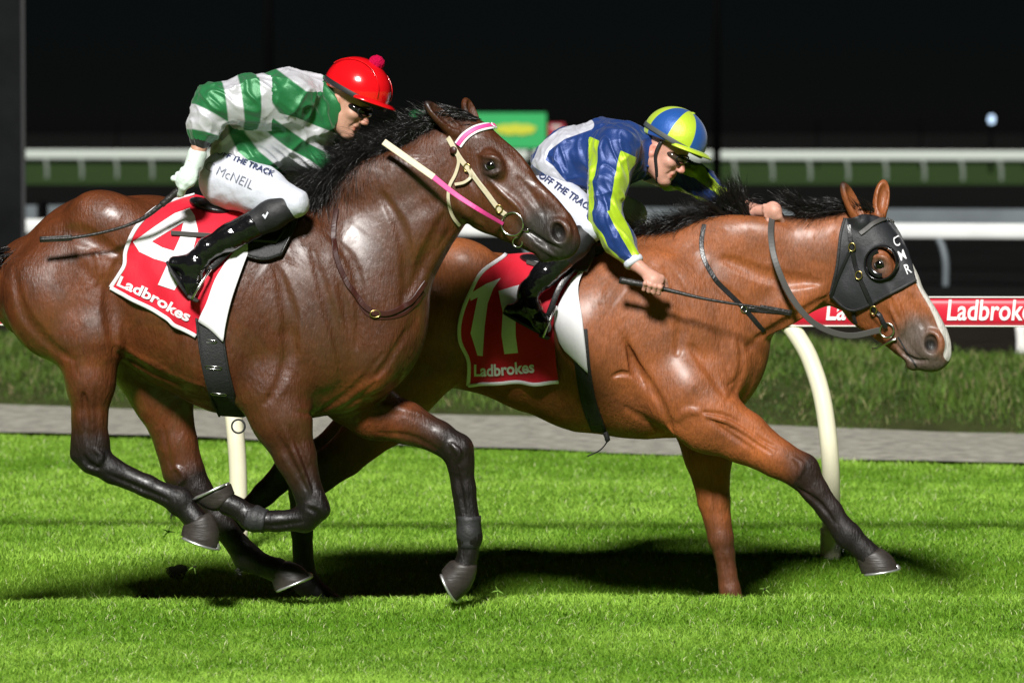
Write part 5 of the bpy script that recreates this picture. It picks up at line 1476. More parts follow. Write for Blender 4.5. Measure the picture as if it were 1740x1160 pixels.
for R, dl in ((0.078, 0.012), (0.075, -0.008), (0.071, -0.014), (0.067, -0.008), (0.065, 0.010)):
    rg.append(ring(cc + HFf.L * dl, ax1, ax2, R * 0.95, R, 40))
V = np.concatenate(rg); f = grid_faces(5, 40, True); mesh_obj('eye_cup', V, f, TM['cup'], hd)
# half-moon blinker at the rear of the eye
V = []
for i, q_ in enumerate(np.linspace(math.radians(70), math.radians(250), 20)):
    d_ = np.cos(q_) * np.array([0.85, 0, 0.5]) + np.sin(q_) * np.array([-0.5, 0, 0.85])
    d_ = d_ - (d_ @ HFf.L) * HFf.L
    for R, dl in ((0.065, 0.006), (0.060, -0.018), (0.042, -0.006)): V.append(cc + d_ * R + HFf.L * dl)
mesh_obj('blinker_flap', V, grid_faces(20, 3), TM['cup'], hd)
oc, on_ = HF.at(86, 28, 0.115), HFf.L
V = np.concatenate([ring(oc + HFf.L * dl, ax1, ax2, R, R, 30) for R, dl in ((0.060, -0.02), (0.056, 0.02), (0.045, 0.03))])
mesh_obj('eye_cup', V, grid_faces(3, 30, True), TM['cup'], hd)
for ch, p0, p1 in (('C', (1514, 401), (1527, 406)), ('W', (1524, 430), (1544, 426)), ('R', (1537, 459), (1550, 455))): pass
def letter_px(ch, cpx, ang, hgt, wid):
    V, Fc = text_flat(ch, 1.0, 0.012); V = V - (V.max(0) + V.min(0)) / 2; V = V / (V.max(0) - V.min(0)) * [wid, hgt]
    a = math.radians(ang); e = np.array([math.cos(a), math.sin(a)]); up = np.array([e[1], -e[0]])
    return subdivide2d(np.array(cpx) + e * V[:, :1] + up * V[:, 1:2], Fc, 6)
for ch, cp in (('C', (1522, 411)), ('M', (1532, 434)), ('R', (1542, 457))):
    print_on('lettering', shd, *letter_px(ch, cp, -22, 17, 9 if ch != 'M' else 10), TM['number'], hd, 0.004)

br2 = empty('bridle', tuple(HF.at(90, 60, -0.12)), 'black leather bridle with brass buckles and a long loose rein', 'bridle')
strap('cheekpiece', far, HFf, [(1443, 384), (1448, 420), (1458, 462), (1474, 500), (1489, 528), (1504, 556)], 7.5, TM['black_leather'], br2, th=0.006, lift=0.014, **kw)
strap('browband', far, HFf, [(1462, 398), (1480, 384), (1500, 376), (1514, 380)], 8, TM['grey_strap'], br2, th=0.006, lift=0.014, **kw)
strap('throat_lash', far, HFf, [(1448, 420), (1432, 450), (1420, 480), (1412, 504)], 5, TM['black_leather'], br2, th=0.004, lift=0.013, **kw)
strap('jaw_strap', far, HFf, [(1451, 520), (1451, 534), (1455, 548)], 7, TM['dull_black'], br2, th=0.004, lift=0.006, **kw)
strap('tongue_tie', far, HFf, [(1526, 572), (1540, 596), (1557, 622)], 2.5, TM['dull_black'], br2, th=0.002, lift=0.002, **kw)
for px, py in ((1449, 420), (1461, 468), (1486, 525)):
    c, n = head_pt(far, HFf, px, py, 0.021, **kw); e = unit(np.cross(n, [0, 0, 1.0])); ring_obj('buckle', c, e, np.cross(n, e), 0.014, 0.003, TM['brass'], br2, 1.2)
bitc2, _ = head_pt(far, HFf, 1508, 560, 0.012, **kw)
b2 = ring_obj('bit_ring', bitc2, unit(HFf.H), np.array([0, 0, 1.0]), 0.030, 0.0045, TM['steel'], br2)
V, f = tube(np.array([head_pt(far, HFf, px, py, 0.012, **kw)[0] for px, py in ((1524, 575), (1506, 582), (1492, 588), (1484, 589))]), 0.005, 8); mesh_obj('bit_bar', V, f, TM['steel'], b2)
P = resample([FF.at(1312, 366, -0.06), FF.at(1310, 400, -0.14), FF.at(1318, 445, -0.19), FF.at(1345, 505, -0.19), FF.at(1385, 550, -0.17), FF.at(1440, 570, -0.13), bitc2 - HFf.H * 0.03], 50)
V, f = tube(P, 0.0125, flat=(np.tile(-FF.L + 0.2 * FF.H, (50, 1)), 0.004)); mesh_obj('rein', V, f, TM['grey_strap'], br2, smooth=False)
P = resample([FF.at(1316, 362, -0.05), FF.at(1290, 384, -0.08), FF.at(1262, 382, -0.07), FF.at(1240, 366, -0.02)], 20)
V, f = tube(P, 0.0125, flat=(np.tile(-FF.L + [0, 0, 0.5], (20, 1)), 0.004)); mesh_obj('rein_loop', V, f, TM['grey_strap'], br2, smooth=False)
P = resample([FF.at(1325, 362, 0.02), FF.at(1400, 470, 0.17), HF.at(170, 95, 0.09)], 20)
V, f = tube(P, 0.011, flat=(np.tile(FF.L, (20, 1)), 0.004)); mesh_obj('rein', V, f, TM['grey_strap'], br2, smooth=False)
# ================================================================== the riders
def p_half(pt, n, R=0.35):
    pt = np.asarray(pt, float); n = unit(n)
    def fn(X, Y, Z): return (X - pt[0]) * n[0] + (Y - pt[1]) * n[1] + (Z - pt[2]) * n[2]
    return fn, pt - R, pt + R

class HeadAxes:
    def __init__(s, fr, c, ang, lat, turn):
        s.c = fr.at(*c, lat); a = math.radians(ang); t = math.radians(turn)
        f2 = fr.H * math.cos(a) - np.array([0, 0, 1.0]) * math.sin(a)
        s.u = fr.H * math.sin(a) + np.array([0, 0, 1.0]) * math.cos(a)
        s.f = f2 * math.cos(t) - fr.L * math.sin(t); s.l = fr.L * math.cos(t) + f2 * math.sin(t)
        s.A = np.stack([s.f, s.l, s.u])
    def at(s, f, l, u): return s.c + s.f * f + s.l * l + s.u * u
    def ell(s, f, l, u, rf, rl, ru): return p_ell(s.at(f, l, u), (rf, rl, ru), s.A)
    def cone(s, a, b, ra, rb): return p_cone(s.at(*a), s.at(*b), ra, rb)

def add_human_head(sd, h):
    sd.add(h.ell(0.005, 0, 0.035, 0.098, 0.076, 0.105), 0.02)
    sd.add(h.ell(0.040, 0, -0.045, 0.062, 0.058, 0.082), 0.03)
    for s in (-1, 1):
        sd.add(h.cone((-0.005, 0.050 * s, -0.055), (0.070, 0.016 * s, -0.112), 0.024, 0.020), 0.02)
        sd.add(h.ell(0.068, 0.040 * s, -0.028, 0.026, 0.024, 0.020), 0.015)
        sd.add(h.cone((0.090, 0.012 * s, 0.020), (0.078, 0.045 * s, 0.022), 0.013, 0.012), 0.012)
        sd.sub(h.ell(0.104, 0.031 * s, 0.000, 0.016, 0.017, 0.012), 0.010)
        sd.add(h.ell(0.083, 0.031 * s, -0.001, 0.012, 0.013, 0.011), 0.003)
        sd.add(h.ell(0.112, 0.011 * s, -0.040, 0.011, 0.009, 0.008), 0.006)
        sd.add(h.ell(-0.012, 0.074 * s, -0.018, 0.022, 0.011, 0.033), 0.006)
        sd.sub(h.ell(-0.008, 0.087 * s, -0.014, 0.012, 0.009, 0.020), 0.005)
        sd.sub(h.cone((0.100, 0.022 * s, -0.045), (0.085, 0.034 * s, -0.075), 0.004, 0.003), 0.012)
    sd.add(h.cone((0.098, 0, 0.008), (0.121, 0, -0.034), 0.009, 0.0125), 0.012)
    sd.add(h.cone((0.094, -0.018, -0.066), (0.094, 0.018, -0.066), 0.008, 0.008), 0.008)
    sd.add(h.cone((0.092, -0.014, -0.080), (0.092, 0.014, -0.080), 0.009, 0.009), 0.008)
    sd.sub(h.cone((0.104, -0.022, -0.073), (0.104, 0.022, -0.073), 0.0035, 0.0035), 0.004)
    sd.add(h.ell(0.082, 0, -0.108, 0.020, 0.024, 0.018), 0.015)

def add_fist(sd, hpt, w, b, wrist, scale=1.0, thumb=1.0):
    """hand closed round a shaft: w = shaft direction, b = from the shaft to the back of the hand"""
    w = unit(w); b = unit(b - (b @ w) * w); n = np.cross(w, b)
    R = 0.019 * scale
    def cp(c, ang, r): return c + r * (math.cos(ang) * b + math.sin(ang) * n)
    palm = hpt + b * 0.030 * scale
    sd.add(p_ell(palm + n * -0.012 * scale, (0.043 * scale, 0.019 * scale, 0.036 * scale), np.stack([w, b, n])), 0.012)
    sd.add(p_cone(wrist, palm - n * 0.015 * scale, 0.027 * scale, 0.026 * scale), 0.02)
    for i, (rr, ext) in enumerate(((0.0095, 0.95), (0.0098, 1.0), (0.0095, 0.97), (0.0082, 0.88))):
        c = hpt + w * (0.033 - 0.0215 * i) * scale
        a0 = c + (b * 0.032 + n * 0.020 * ext) * scale
        pts = [a0, cp(c, math.radians(85), R * 1.7 * ext), cp(c, math.radians(150), R * 1.3), cp(c, math.radians(215), R * 1.15)]
        for p, q_, r1, r2 in zip(pts[:-1], pts[1:], (rr, rr, rr * 0.92), (rr, rr * 0.92, rr * 0.8)):
            sd.add(p_cone(p, q_, r1 * scale, r2 * scale), 0.0035)
        sd.add(p_ell(a0, (0.0105 * scale,) * 3), 0.006)
    t0 = palm - n * 0.030 * scale + w * 0.030 * scale * thumb
    t1 = hpt + (b * 0.008 - n * 0.032) * scale + w * 0.048 * scale * thumb
    t2 = hpt + (-b * 0.012 - n * 0.020) * scale + w * 0.060 * scale * thumb
    sd.add(p_cone(t0, t1, 0.014 * scale, 0.012 * scale), 0.008); sd.add(p_cone(t1, t2, 0.0115 * scale, 0.009 * scale), 0.004)

def skin_mat(name, c):
    return material(name, c, rough=0.48, spec=0.4, subsurf=0.12, vary=(28, 0.14), bump=((90, 0.12, (1, 1, 1)),),
                    attrs=(('blush', (c[0] * 1.05, c[1] * 0.55, c[2] * 0.5), 0.0, 1.0),))
def satin(name, c1, attrs):
    m = material(name, c1, rough=0.42, spec=0.55, metal=0.22, sheen=0.2, attrs=attrs, bump=((16, 0.22, (1.0, 1.0, 1.6)), (48, 0.10, (1.4, 1.4, 0.6)), (700, 0.12, (1, 1, 1))))
    return m
JM = {
 'skin': skin_mat('rider_skin', (0.50, 0.27, 0.19)),
 'skin2': skin_mat('rider_skin_pale', (0.56, 0.29, 0.22)),
 'glove': material('white_glove', (0.62, 0.72, 0.66), rough=0.7, vary=(20, 0.1), bump=((50, 0.35, (1, 1, 1)),)),
 'breeches': material('white_breeches', (0.58, 0.60, 0.68), rough=0.5, spec=0.4, sheen=0.1, vary=(5, 0.05), bump=((11, 0.35, (1, 1, 1.8)), (38, 0.25, (1.4, 1.4, 0.5)))),
 'boot': material('black_patent_boot', (0.006, 0.006, 0.007), rough=0.13, spec=0.6, coat=0.4, coat_rough=0.06, bump=((22, 0.55, (1, 1, 1.0)),)),
 'gaiter': material('black_gaiter', (0.011, 0.011, 0.013), rough=0.6, bump=((40, 0.25, (1, 1, 1)),)),
 'hoops': satin('green_white_satin', (0.012, 0.155, 0.045), (('white', (0.56, 0.56, 0.60), -0.02, 0.02), ('black', (0.012, 0.012, 0.013), 0.49, 0.51))),
 'blue_silk': satin('blue_lime_satin', (0.006, 0.036, 0.18), (('white', (0.56, 0.57, 0.64), -0.02, 0.02), ('lime', (0.42, 0.62, 0.015), -0.02, 0.02))),
 'red_cap': material('red_helmet_cover', (0.68, 0.006, 0.010), rough=0.16, spec=0.6, coat=0.5, coat_rough=0.05, bump=((7, 0.2, (1, 1, 1)),)),
 'quarter_cap': satin('quartered_helmet_satin', (0.010, 0.085, 0.36), (('lime', (0.50, 0.68, 0.03), -0.05, 0.05),)),
 'pompom': material('pink_wool', (0.60, 0.004, 0.065), rough=0.95, sheen=0.0, spec=0.1, bump=((260, 1.0, (1, 1, 1)),)),
 'goggle': material('dark_goggle_lens', (0.008, 0.007, 0.007), rough=0.10, spec=0.7),
 'amber_goggle': material('amber_goggle_lens', (0.060, 0.040, 0.030), rough=0.12, spec=0.7, coat=0.5, coat_rough=0.04),
 'black_strap': material('black_elastic', (0.012, 0.012, 0.013), rough=0.55),
 'grey_band': material('grey_elastic', (0.065, 0.075, 0.075), rough=0.6),
 'collar': material('white_collar', (0.66, 0.70, 0.78), rough=0.6, bump=((40, 0.3, (1, 1, 1)),)),
 'ink': material('navy_ink', (0.035, 0.045, 0.12), rough=0.6),
 'pen': material('grey_pen_ink', (0.22, 0.23, 0.28), rough=0.6),
 'whip': material('black_whip', (0.022, 0.020, 0.019), rough=0.45, bump=((60, 0.4, (1, 1, 1)),), vary=(30, 0.3)),
 'hair': material('dark_hair', (0.025, 0.015, 0.010), rough=0.5),
}
JRES = 0.0048

def folds(amp, sx, seed, axis=(1.0, 0.6, 1.2)):
    def fn(V, N):
        P = V * np.array(axis)
        a = vnoise(P, sx, seed); b = vnoise(P, sx * 2.3, seed + 5)
        return amp * ((1 - np.abs(a) * 2.2) * 0.9 + b * 0.55)
    return fn

def satin_folds(amp, d, sx, seed):
    """long soft creases running along d, with sharper cross creases"""
    d = unit(d); d2 = unit(np.cross(d, [0.2, 1.0, 0.1]))
    def fn(V, N):
        P = V - 0.72 * (V @ d)[:, None] * d; Q = V - 0.65 * (V @ d2)[:, None] * d2
        a = vnoise(P, sx, seed); b = vnoise(Q, sx * 1.25, seed + 3); m_ = smooth(-0.25, 0.35, vnoise(V, 5.0, seed + 9)); c = vnoise(P, sx * 2.6, seed + 7)
        ra = 1 - np.minimum(np.abs(a) * 3.2, 1.2); rb = 1 - np.minimum(np.abs(b) * 3.2, 1.2)
        return amp * (np.sign(ra) * np.abs(ra) ** 1.6 * (0.35 + 0.65 * m_) + np.sign(rb) * np.abs(rb) ** 1.6 * (1 - m_) * 0.8 + 0.55 * (1 - np.minimum(np.abs(c) * 3.5, 1.1)) - 0.6)
    return fn

def band_sign(s, bounds):
    """signed distance to the nearest stripe edge; sign flips at each bound, negative below the first"""
    b = np.asarray(bounds, float)
    d = np.abs(s[:, None] - b[None]).min(1); k = (s[:, None] > b[None]).sum(1)
    return np.where(k % 2 == 0, -d, d)

def helmet(parent, h, mat, attrfn, brimdir, name='helmet'):
    sd = Sdf()
    sd.add(h.ell(0.018, 0, 0.070, 0.142, 0.116, 0.124), 0.01)
    rim = unit(h.u * math.cos(brimdir) + h.f * math.sin(brimdir))
    pt = h.at(0, 0, 0.035)
    sd.sub((lambda X, Y, Z: (X - pt[0]) * rim[0] + (Y - pt[1]) * rim[1] + (Z - pt[2]) * rim[2], pt - 0.3, pt + 0.3), 0.008)
    sd.build(0.0038)
    V, Q = sd.mesh()
    o = mesh_obj(name, V, Q, mat, parent, attrs=attrfn(V) if attrfn else None)
    # peak
    n = 24; fwd = unit(np.cross(h.l, rim) * -1); fwd = fwd if fwd @ h.f > 0 else -fwd
    pv = []
    for a in np.linspace(-1.15, 1.15, n):
        e = math.cos(a) * fwd + math.sin(a) * h.l
        r0 = 1 / math.sqrt((math.cos(a) / 0.146) ** 2 + (math.sin(a) / 0.112) ** 2)
        ext = 0.046 * max(0, math.cos(a * 1.35)) ** 0.7
        base = pt + h.f * 0.014 + rim * 0.004
        for r, dz in ((r0 * 0.92, 0.012), (r0 + ext * 0.6, 0.004), (r0 + ext, -0.006), (r0 + ext, -0.011), (r0 + ext * 0.5, -0.004), (r0 * 0.92, 0.002)):
            pv.append(base + e * r + rim * dz)
    f = grid_faces(n, 6, True) + [tuple(range(5, -1, -1)), tuple((n - 1) * 6 + i for i in range(6))]
    pk = mesh_obj('peak', pv, f, mat, o, attrs={'lime': np.ones(len(pv)), 'white': -np.ones(len(pv))})
    return o, rim, pt

def goggles(parent, h, mat, bandmat, rim, pt, lift):
    sd = Sdf()
    sd.add(h.ell(0.064, 0, 0.000, 0.056, 0.070, 0.027), 0.01)
    g = sdf_obj('goggles', sd, 0.0036, mat, parent)
    pts = []
    for a in np.linspace(0, 2 * math.pi, 48, endpoint=False):
        e = math.cos(a) * h.f + math.sin(a) * h.l
        up = 0.030 if math.cos(a) < 0 else 0.030 * (1 - math.cos(a))
        r = 1 / math.sqrt((math.cos(a) / 0.144) ** 2 + (math.sin(a) / 0.1165) ** 2)
        pts.append((a, h.at(0.018, 0, 0.052) + e * r + rim * 0.0))
    P = np.array([p for a, p in pts]); N = np.array([math.cos(a) * h.f + math.sin(a) * h.l for a, p in pts])
    P = P + (rim * lift) + h.u * 0.0
    V, f = tube(P, 0.010, flat=(N, 0.004), closed=True); mesh_obj('goggle_band', V, f, bandmat, g)
    # frame edge
    fp = [h.at(0.064 + 0.056 * math.sqrt(max(0, 1 - (0.85 * math.cos(q)) ** 2 - 0.4 * math.sin(q) ** 2)), 0.070 * 0.85 * math.cos(q), 0.027 * 0.95 * math.sin(q)) for q in np.linspace(0, 2 * math.pi, 40, endpoint=False)]
    V, f = tube(np.array(fp), 0.0034, 6, closed=True); mesh_obj('goggle_frame', V, f, JM['black_strap'], g)
    return g

def lathe_limb(sd, fr, pts, k):
    for p, q in zip(pts[:-1], pts[1:]): sd.add(p_cone(fr.at(*p[:3]), fr.at(*q[:3]), p[3], q[3]), k)

def rider(fr, name, label, J, mats, res=JRES):
    """J: joints in drawing-board points with lat; returns root and the implicit garments"""
    hip = J['pelvis']
    root = empty(name, tuple(fr.at(*hip)), label, 'person')
    h = HeadAxes(fr, J['head'], J['head_ang'], J['head_lat'], J['head_turn'])
    b = Sdf()
    T = J['torso']
    for p, q in zip(T[:-1], T[1:]): b.add(p_cone(fr.at(*p[:3]), fr.at(*q[:3]), p[3] * 0.82, q[3] * 0.82, fr.L, p[4] * 0.85, q[4] * 0.85), 0.03)
    for side in ('R', 'L'):
        lathe_limb(b, fr, [(*J['hip' + side], 0.080), (*J['knee' + side], 0.050), (*J['ankle' + side], 0.034)], 0.03)
        lathe_limb(b, fr, [(*J['ankle' + side], 0.034), (*J['toe' + side], 0.026)], 0.02)
        lathe_limb(b, fr, [(*J['sh' + side], 0.052), (*J['el' + side], 0.037), (*J['wr' + side], 0.028)], 0.02)
        w, bk = J['grip' + side]
        add_fist(b, fr.at(*J['hand' + side]), w, bk, fr.at(*J['wr' + side]), 1.0, J.get('thumb', 1.0))
    b.add(p_cone(fr.at(*J['neck']), h.at(-0.01, 0, -0.06), 0.060, 0.055), 0.03)
    add_human_head(b, h)
    b.build(res)
    def at_(V):
        lip, _ = polyline_dist(V, [h.at(0.098, -0.018, -0.073), h.at(0.098, 0.018, -0.073)])
        ns, _ = polyline_dist(V, [h.at(0.118, 0, -0.02), h.at(0.122, 0, -0.036)])
        ear = np.minimum(np.linalg.norm(V - h.at(-0.012, -0.08, -0.018), axis=1), np.linalg.norm(V - h.at(-0.012, 0.08, -0.018), axis=1))
        kn = np.full(len(V), 1.0)
        bl = 0.8 * (1 - smooth(0.006, 0.014, lip)) + 0.45 * (1 - smooth(0.005, 0.03, ns)) + 0.45 * (1 - smooth(0.01, 0.04, ear))
        return {'blush': np.clip(bl, 0, 1)}
    sdf_obj('body', b, res, mats['skin'], root, attrfn=at_, prebuilt=True)
    # breeches
    br_ = Sdf()
    P = T[0]; W = T[1]
    br_.add(p_cone(fr.at(*J['seat'][:3]), fr.at(*P[:3]), J['seat'][3], P[3] * 0.72, fr.L, 0.150, P[4] * 0.8), 0.03)
    for side in ('R', 'L'):
        hp, kn = np.array(J['hip' + side], float), np.array(J['knee' + side], float)
        r0, r1, r2 = J['thigh']
        mid = hp * 0.5 + kn * 0.5 + np.array([0, J.get('thigh_sag', 0), 0])
        lathe_limb(br_, fr, [(*hp, r0), (*mid, r1), (*kn, r2)], 0.03)
        an = np.array(J['ankle' + side], float)
        lathe_limb(br_, fr, [(*kn, r2), (*(kn * 0.86 + an * 0.14), r2 * 0.80)], 0.02)
    br_.build(0.006)
    sdf_obj('breeches', br_, 0.006, JM['breeches'], root, dispfn=folds(0.0028, 13.0, 2.0), prebuilt=True)
    # boots
    for side in ('R', 'L'):
        kn, an = np.array(J['knee' + side], float), np.array(J['ankle' + side], float)
        to, he = np.array(J['toe' + side], float), np.array(J['heel' + side], float)
        g = Sdf(); a0 = kn * 0.93 + an * 0.07; a1 = kn * 0.50 + an * 0.50
        lathe_limb(g, fr, [(*a0, 0.057), (*(kn * 0.75 + an * 0.25), 0.060), (*a1, 0.054)], 0.02)
        sdf_obj('gaiter', g, 0.006, JM['gaiter'], root, dispfn=folds(0.0015, 16, 4.0))
        s = Sdf()
        lathe_limb(s, fr, [(*(kn * 0.52 + an * 0.48), 0.0575), (*(kn * 0.25 + an * 0.75), 0.052), (*an, 0.043)], 0.02)
        mid = an * 0.45 + he * 0.25 + to * 0.30
        lathe_limb(s, fr, [(*an, 0.043), (*mid, 0.046), (*(to * 0.75 + mid * 0.25), 0.040), (*to, 0.030)], 0.02)
        lathe_limb(s, fr, [(*mid, 0.040), (*he, 0.028)], 0.025)
        A = fr.at(*he); B = fr.at(*to); e = unit(B - A); dn = unit(np.cross(e, fr.L)); 
        if (fr.at(*an) - A) @ dn > 0: dn = -dn
        cutp = A + dn * 0.024
        s.sub((lambda X, Y, Z, c=cutp, d=-dn: (X - c[0]) * d[0] + (Y - c[1]) * d[1] + (Z - c[2]) * d[2], cutp - 0.4, cutp + 0.4), 0.006)
        bo = sdf_obj('boot', s, 0.0048, JM['boot'], root, dispfn=folds(0.0022, 20, 8.0))
        # sole
        rgs = []
        for t in (0.0, 1.0):
            ctr = (A + B) / 2 + dn * (0.018 + 0.010 * t); half = np.linalg.norm(B - A) / 2 + 0.024
            rgs.append(ring(ctr, e, fr.L, half, 0.040, 26))
        V = np.concatenate(rgs); mesh_obj('sole', V, grid_faces(2, 26, True) + [tuple(range(26)), tuple(range(51, 25, -1))], JM['gaiter'], bo, smooth=False)
    return root, h, b, br_

def silks(fr, root, J, mat, attrfn, armr, swell=1.0, seed=3.0, amp=0.006):
    s = Sdf(); T = J['torso']
    for p, q in zip(T[:-1], T[1:]): s.add(p_cone(fr.at(*p[:3]), fr.at(*q[:3]), p[3], q[3], fr.L, p[4], q[4]), 0.04)
    for (a, b_, w, d, lat) in J.get('puffs', ()): s.add(p_mus(fr, a, b_, lat, w, d), 0.05)
    for side in ('R', 'L'):
        arm = J['sleeve' + side]
        lathe_limb(s, fr, arm, 0.035)
    s.add(p_cone(fr.at(*J['shR']), fr.at(*J['shL']), 0.085, 0.085), 0.05)
    s.add(p_cone(fr.at(*J['neck']), fr.at(*(np.array(J['neck']) * 0.55 + np.array([*J['head'], J['head_lat']]) * 0.45)), 0.088, 0.078), 0.03)
    s.build(0.0052)
    o = sdf_obj('silks', s, 0.0052, mat, root, attrfn=attrfn, dispfn=satin_folds(amp, J['fold_dir'], 8.0, seed), prebuilt=True)
    return o, s

def whip(name, label, fr, pts, radii, hand_at, mats):
    P = np.array([fr.at(*p) for p in pts])
    r = empty(name, tuple(P[0]), label, 'whip')
    Q = resample(P, 60); rr = np.interp(np.linspace(0, 1, 60), np.linspace(0, 1, len(radii)), radii)
    V, f = tube(Q, rr, 10); mesh_obj('shaft', V, f, mats['whip'], r)
    g = Q[:16]; V, f = tube(g, rr[:16] + 0.0025 + 0.0012 * np.sin(np.arange(16) * 2.2), 12); mesh_obj('handle', V, f, mats['whip'], r)
    V, f = tube(Q[:2] - (Q[1] - Q[0]) * 0.3, 0.014, 12); mesh_obj('butt_cap', V, f, JM['black_strap'], r)
    t = Q[-12:]; V, f = tube(t, 0.012, flat=(np.tile(-fr.L, (12, 1)), 0.006)); mesh_obj('padded_flap', V, f, mats['whip'], r)
    return r

# ------------------------------------------------------------------ rider in green and white hoops
up = np.array([0, 0, 1.0])
JN = dict(fold_dir=(0.75, 0.1, -0.65), pelvis=(385, 292, 0.0), seat=(388, 300, 0.0, 0.10), head=(588, 173), head_ang=28, head_lat=-0.02, head_turn=16, neck=(545, 172, 0.0),
          torso=[(396, 260, 0.0, 0.090, 0.150), (430, 232, 0.0, 0.145, 0.165), (485, 210, 0.0, 0.190, 0.180), (530, 190, 0.0, 0.145, 0.165)],
          hipR=(388, 305, -0.10), kneeR=(500, 345, -0.27), ankleR=(352, 424, -0.30), toeR=(326, 492, -0.31), heelR=(297, 447, -0.31),
          hipL=(395, 305, 0.10), kneeL=(540, 330, 0.27), ankleL=(395, 415, 0.30), toeL=(372, 485, 0.31), heelL=(345, 440, 0.31),
          shR=(492, 168, -0.17), elR=(362, 180, -0.27), wrR=(338, 252, -0.29), handR=(318, 304, -0.31), gripR=(np.array([-0.75, 0, -0.66]), np.array([0.15, -0.6, 0.5])),
          shL=(520, 175, 0.17), elL=(590, 265, 0.24), wrL=(625, 268, 0.12), handL=(652, 262, 0.06), gripL=(np.array([0.7, 0, -0.6]), np.array([-0.3, 0.6, 0.6])),
          thigh=(0.118, 0.098, 0.056), thigh_sag=0,
          sleeveR=[(495, 168, -0.16, 0.105), (430, 170, -0.22, 0.098), (366, 178, -0.26, 0.080), (346, 215, -0.28, 0.066), (340, 240, -0.29, 0.040)],
          sleeveL=[(520, 180, 0.16, 0.100), (560, 225, 0.21, 0.090), (592, 262, 0.23, 0.075), (618, 266, 0.15, 0.045)],
          puffs=[((440, 140), (530, 148), 24, 0.13, -0.02), ((376, 250), (480, 285), 20, 0.16, -0.02), ((500, 270), (570, 275), 24, 0.12, 0.0)])
nr, hN, bodyN, brN = rider(FN, 'person', 'rider in green and white hooped silks, red helmet, crouching with one arm back', JN, {'skin': JM['skin']})
armN = [np.array(FN.at(*p[:3])) for p in JN['sleeveR']]
armNL = [np.array(FN.at(*p[:3])) for p in JN['sleeveL']]
def hoops_attr(V):
    px = to_px(V); cx = (px[:, 0] - 260) / 0.336; cy = (px[:, 1] - 70) / 0.336
    edges = [[(375, 390), (385, 470), (430, 560), (500, 620), (560, 680)], [(440, 390), (470, 470), (540, 560), (620, 625), (680, 680)],
             [(520, 390), (590, 470), (680, 540), (790, 600), (900, 680)], [(600, 385), (690, 450), (790, 520), (870, 560), (1000, 640)], [(640, 365), (720, 385), (830, 430), (960, 480), (1080, 560)]]
    sides = []
    for e in edges:
        ex = np.array([p[0] for p in e], float); ey = np.array([p[1] for p in e], float)
        x0 = np.interp(cy, ey, ex) + np.where(cy < ey[0], (cy - ey[0]) * 0.7, 0) + np.where(cy > ey[-1], (cy - ey[-1]) * 1.0, 0)
        sides.append((cx - x0) * 0.65)
    sides = np.array(sides); cnt = (sides > 0).sum(0); dm = np.abs(sides).min(0)
    white = np.where(cnt % 2 == 0, dm, -dm)                  # left of the first edge is white
    white = np.where(cnt == 5, -dm, white)
    top = 0.6 * cx - 0.8 * cy
    white = np.where((cy < 260) & (top > 230), np.where((top > 262) & (cx < 860), top - 262, -np.abs(top - 262)), white)
    white = white * 0.336 / 420.0
    d, a = polyline_dist(V, armN)
    sc = FN.S
    arm = band_sign(a * sc, [30, 60, 86, 113, 147, 182, 206]) / 420.0           # starts green
    dl, al = polyline_dist(V, armNL); arml = band_sign(al * sc, [30, 60, 90, 120]) / 420
    tc = [np.array(FN.at(*p[:3])) for p in JN['torso']]; dt, _ = polyline_dist(V, tc)
    isarm = (d < 0.125) & (px[:, 0] < 462) & (d < dt * 0.75) & (px[:, 1] < 262)
    white = np.where(isarm, arm, white)
    isl = (dl < 0.11) & (px[:, 0] > 560) & (px[:, 1] > 200); white = np.where(isl, arml, white)
    # collar yoke stays green
    black = np.where(isarm, (a * sc > 196).astype(float) * (a * sc < 212), 0.0)
    return {'white': np.clip(white * 6, -1, 1), 'black': black}
soN, sdN = silks(FN, nr, JN, JM['hoops'], hoops_attr, None, seed=3.0, amp=0.014)
# collar
P = np.array([hN.at(-0.035, 0.0, -0.085) + 0.070 * (math.cos(q) * unit(hN.f + 0.5 * hN.u) + math.sin(q) * hN.l * 0.95) for q in np.linspace(0, 2 * math.pi, 30, endpoint=False)])
V, f = tube(P, 0.026, flat=(np.array([p - P.mean(0) for p in P]), 0.010), closed=True); mesh_obj('collar', V, f, JM['collar'], nr)
# glove on the whip hand
g = Sdf(); w, bk = JN['gripR']
add_fist(g, FN.at(*JN['handR']), w, bk, FN.at(336, 262, -0.29), 1.13)
g.add(p_cone(FN.at(335, 262, -0.29), FN.at(330, 280, -0.295), 0.036, 0.036), 0.015)
sdf_obj('glove', g, 0.0038, JM['glove'], nr, dispfn=folds(0.0012, 30, 1.0))
g = Sdf(); w, bk = JN['gripL']; add_fist(g, FN.at(*JN['handL']), w, bk, FN.at(*JN['wrL']), 1.12)
sdf_obj('glove', g, 0.0042, JM['glove'], nr)
heN, rimN, ptN = helmet(nr, hN, JM['red_cap'], None, math.radians(-10))
for off in (-0.055, 0.055):
    P = []
    for a in np.linspace(0.12, math.pi - 0.45, 30):
        r_l = off / 0.116; k_ = math.sqrt(max(0, 1 - r_l * r_l))
        P.append(hN.at(0.018 + 0.1428 * k_ * math.cos(a), off * (1.2 + 0.1 * math.sin(a)) , 0.070 + 0.1248 * k_ * math.sin(a) * 0.99))
    V, f = tube(np.array(P), 0.0016, 6); mesh_obj('cover_seam', V, f, JM['red_cap'], heN)
pp = Sdf(); pp.add(p_ell(hN.at(0.040, 0, 0.196), (0.033, 0.033, 0.031)), 0.01)
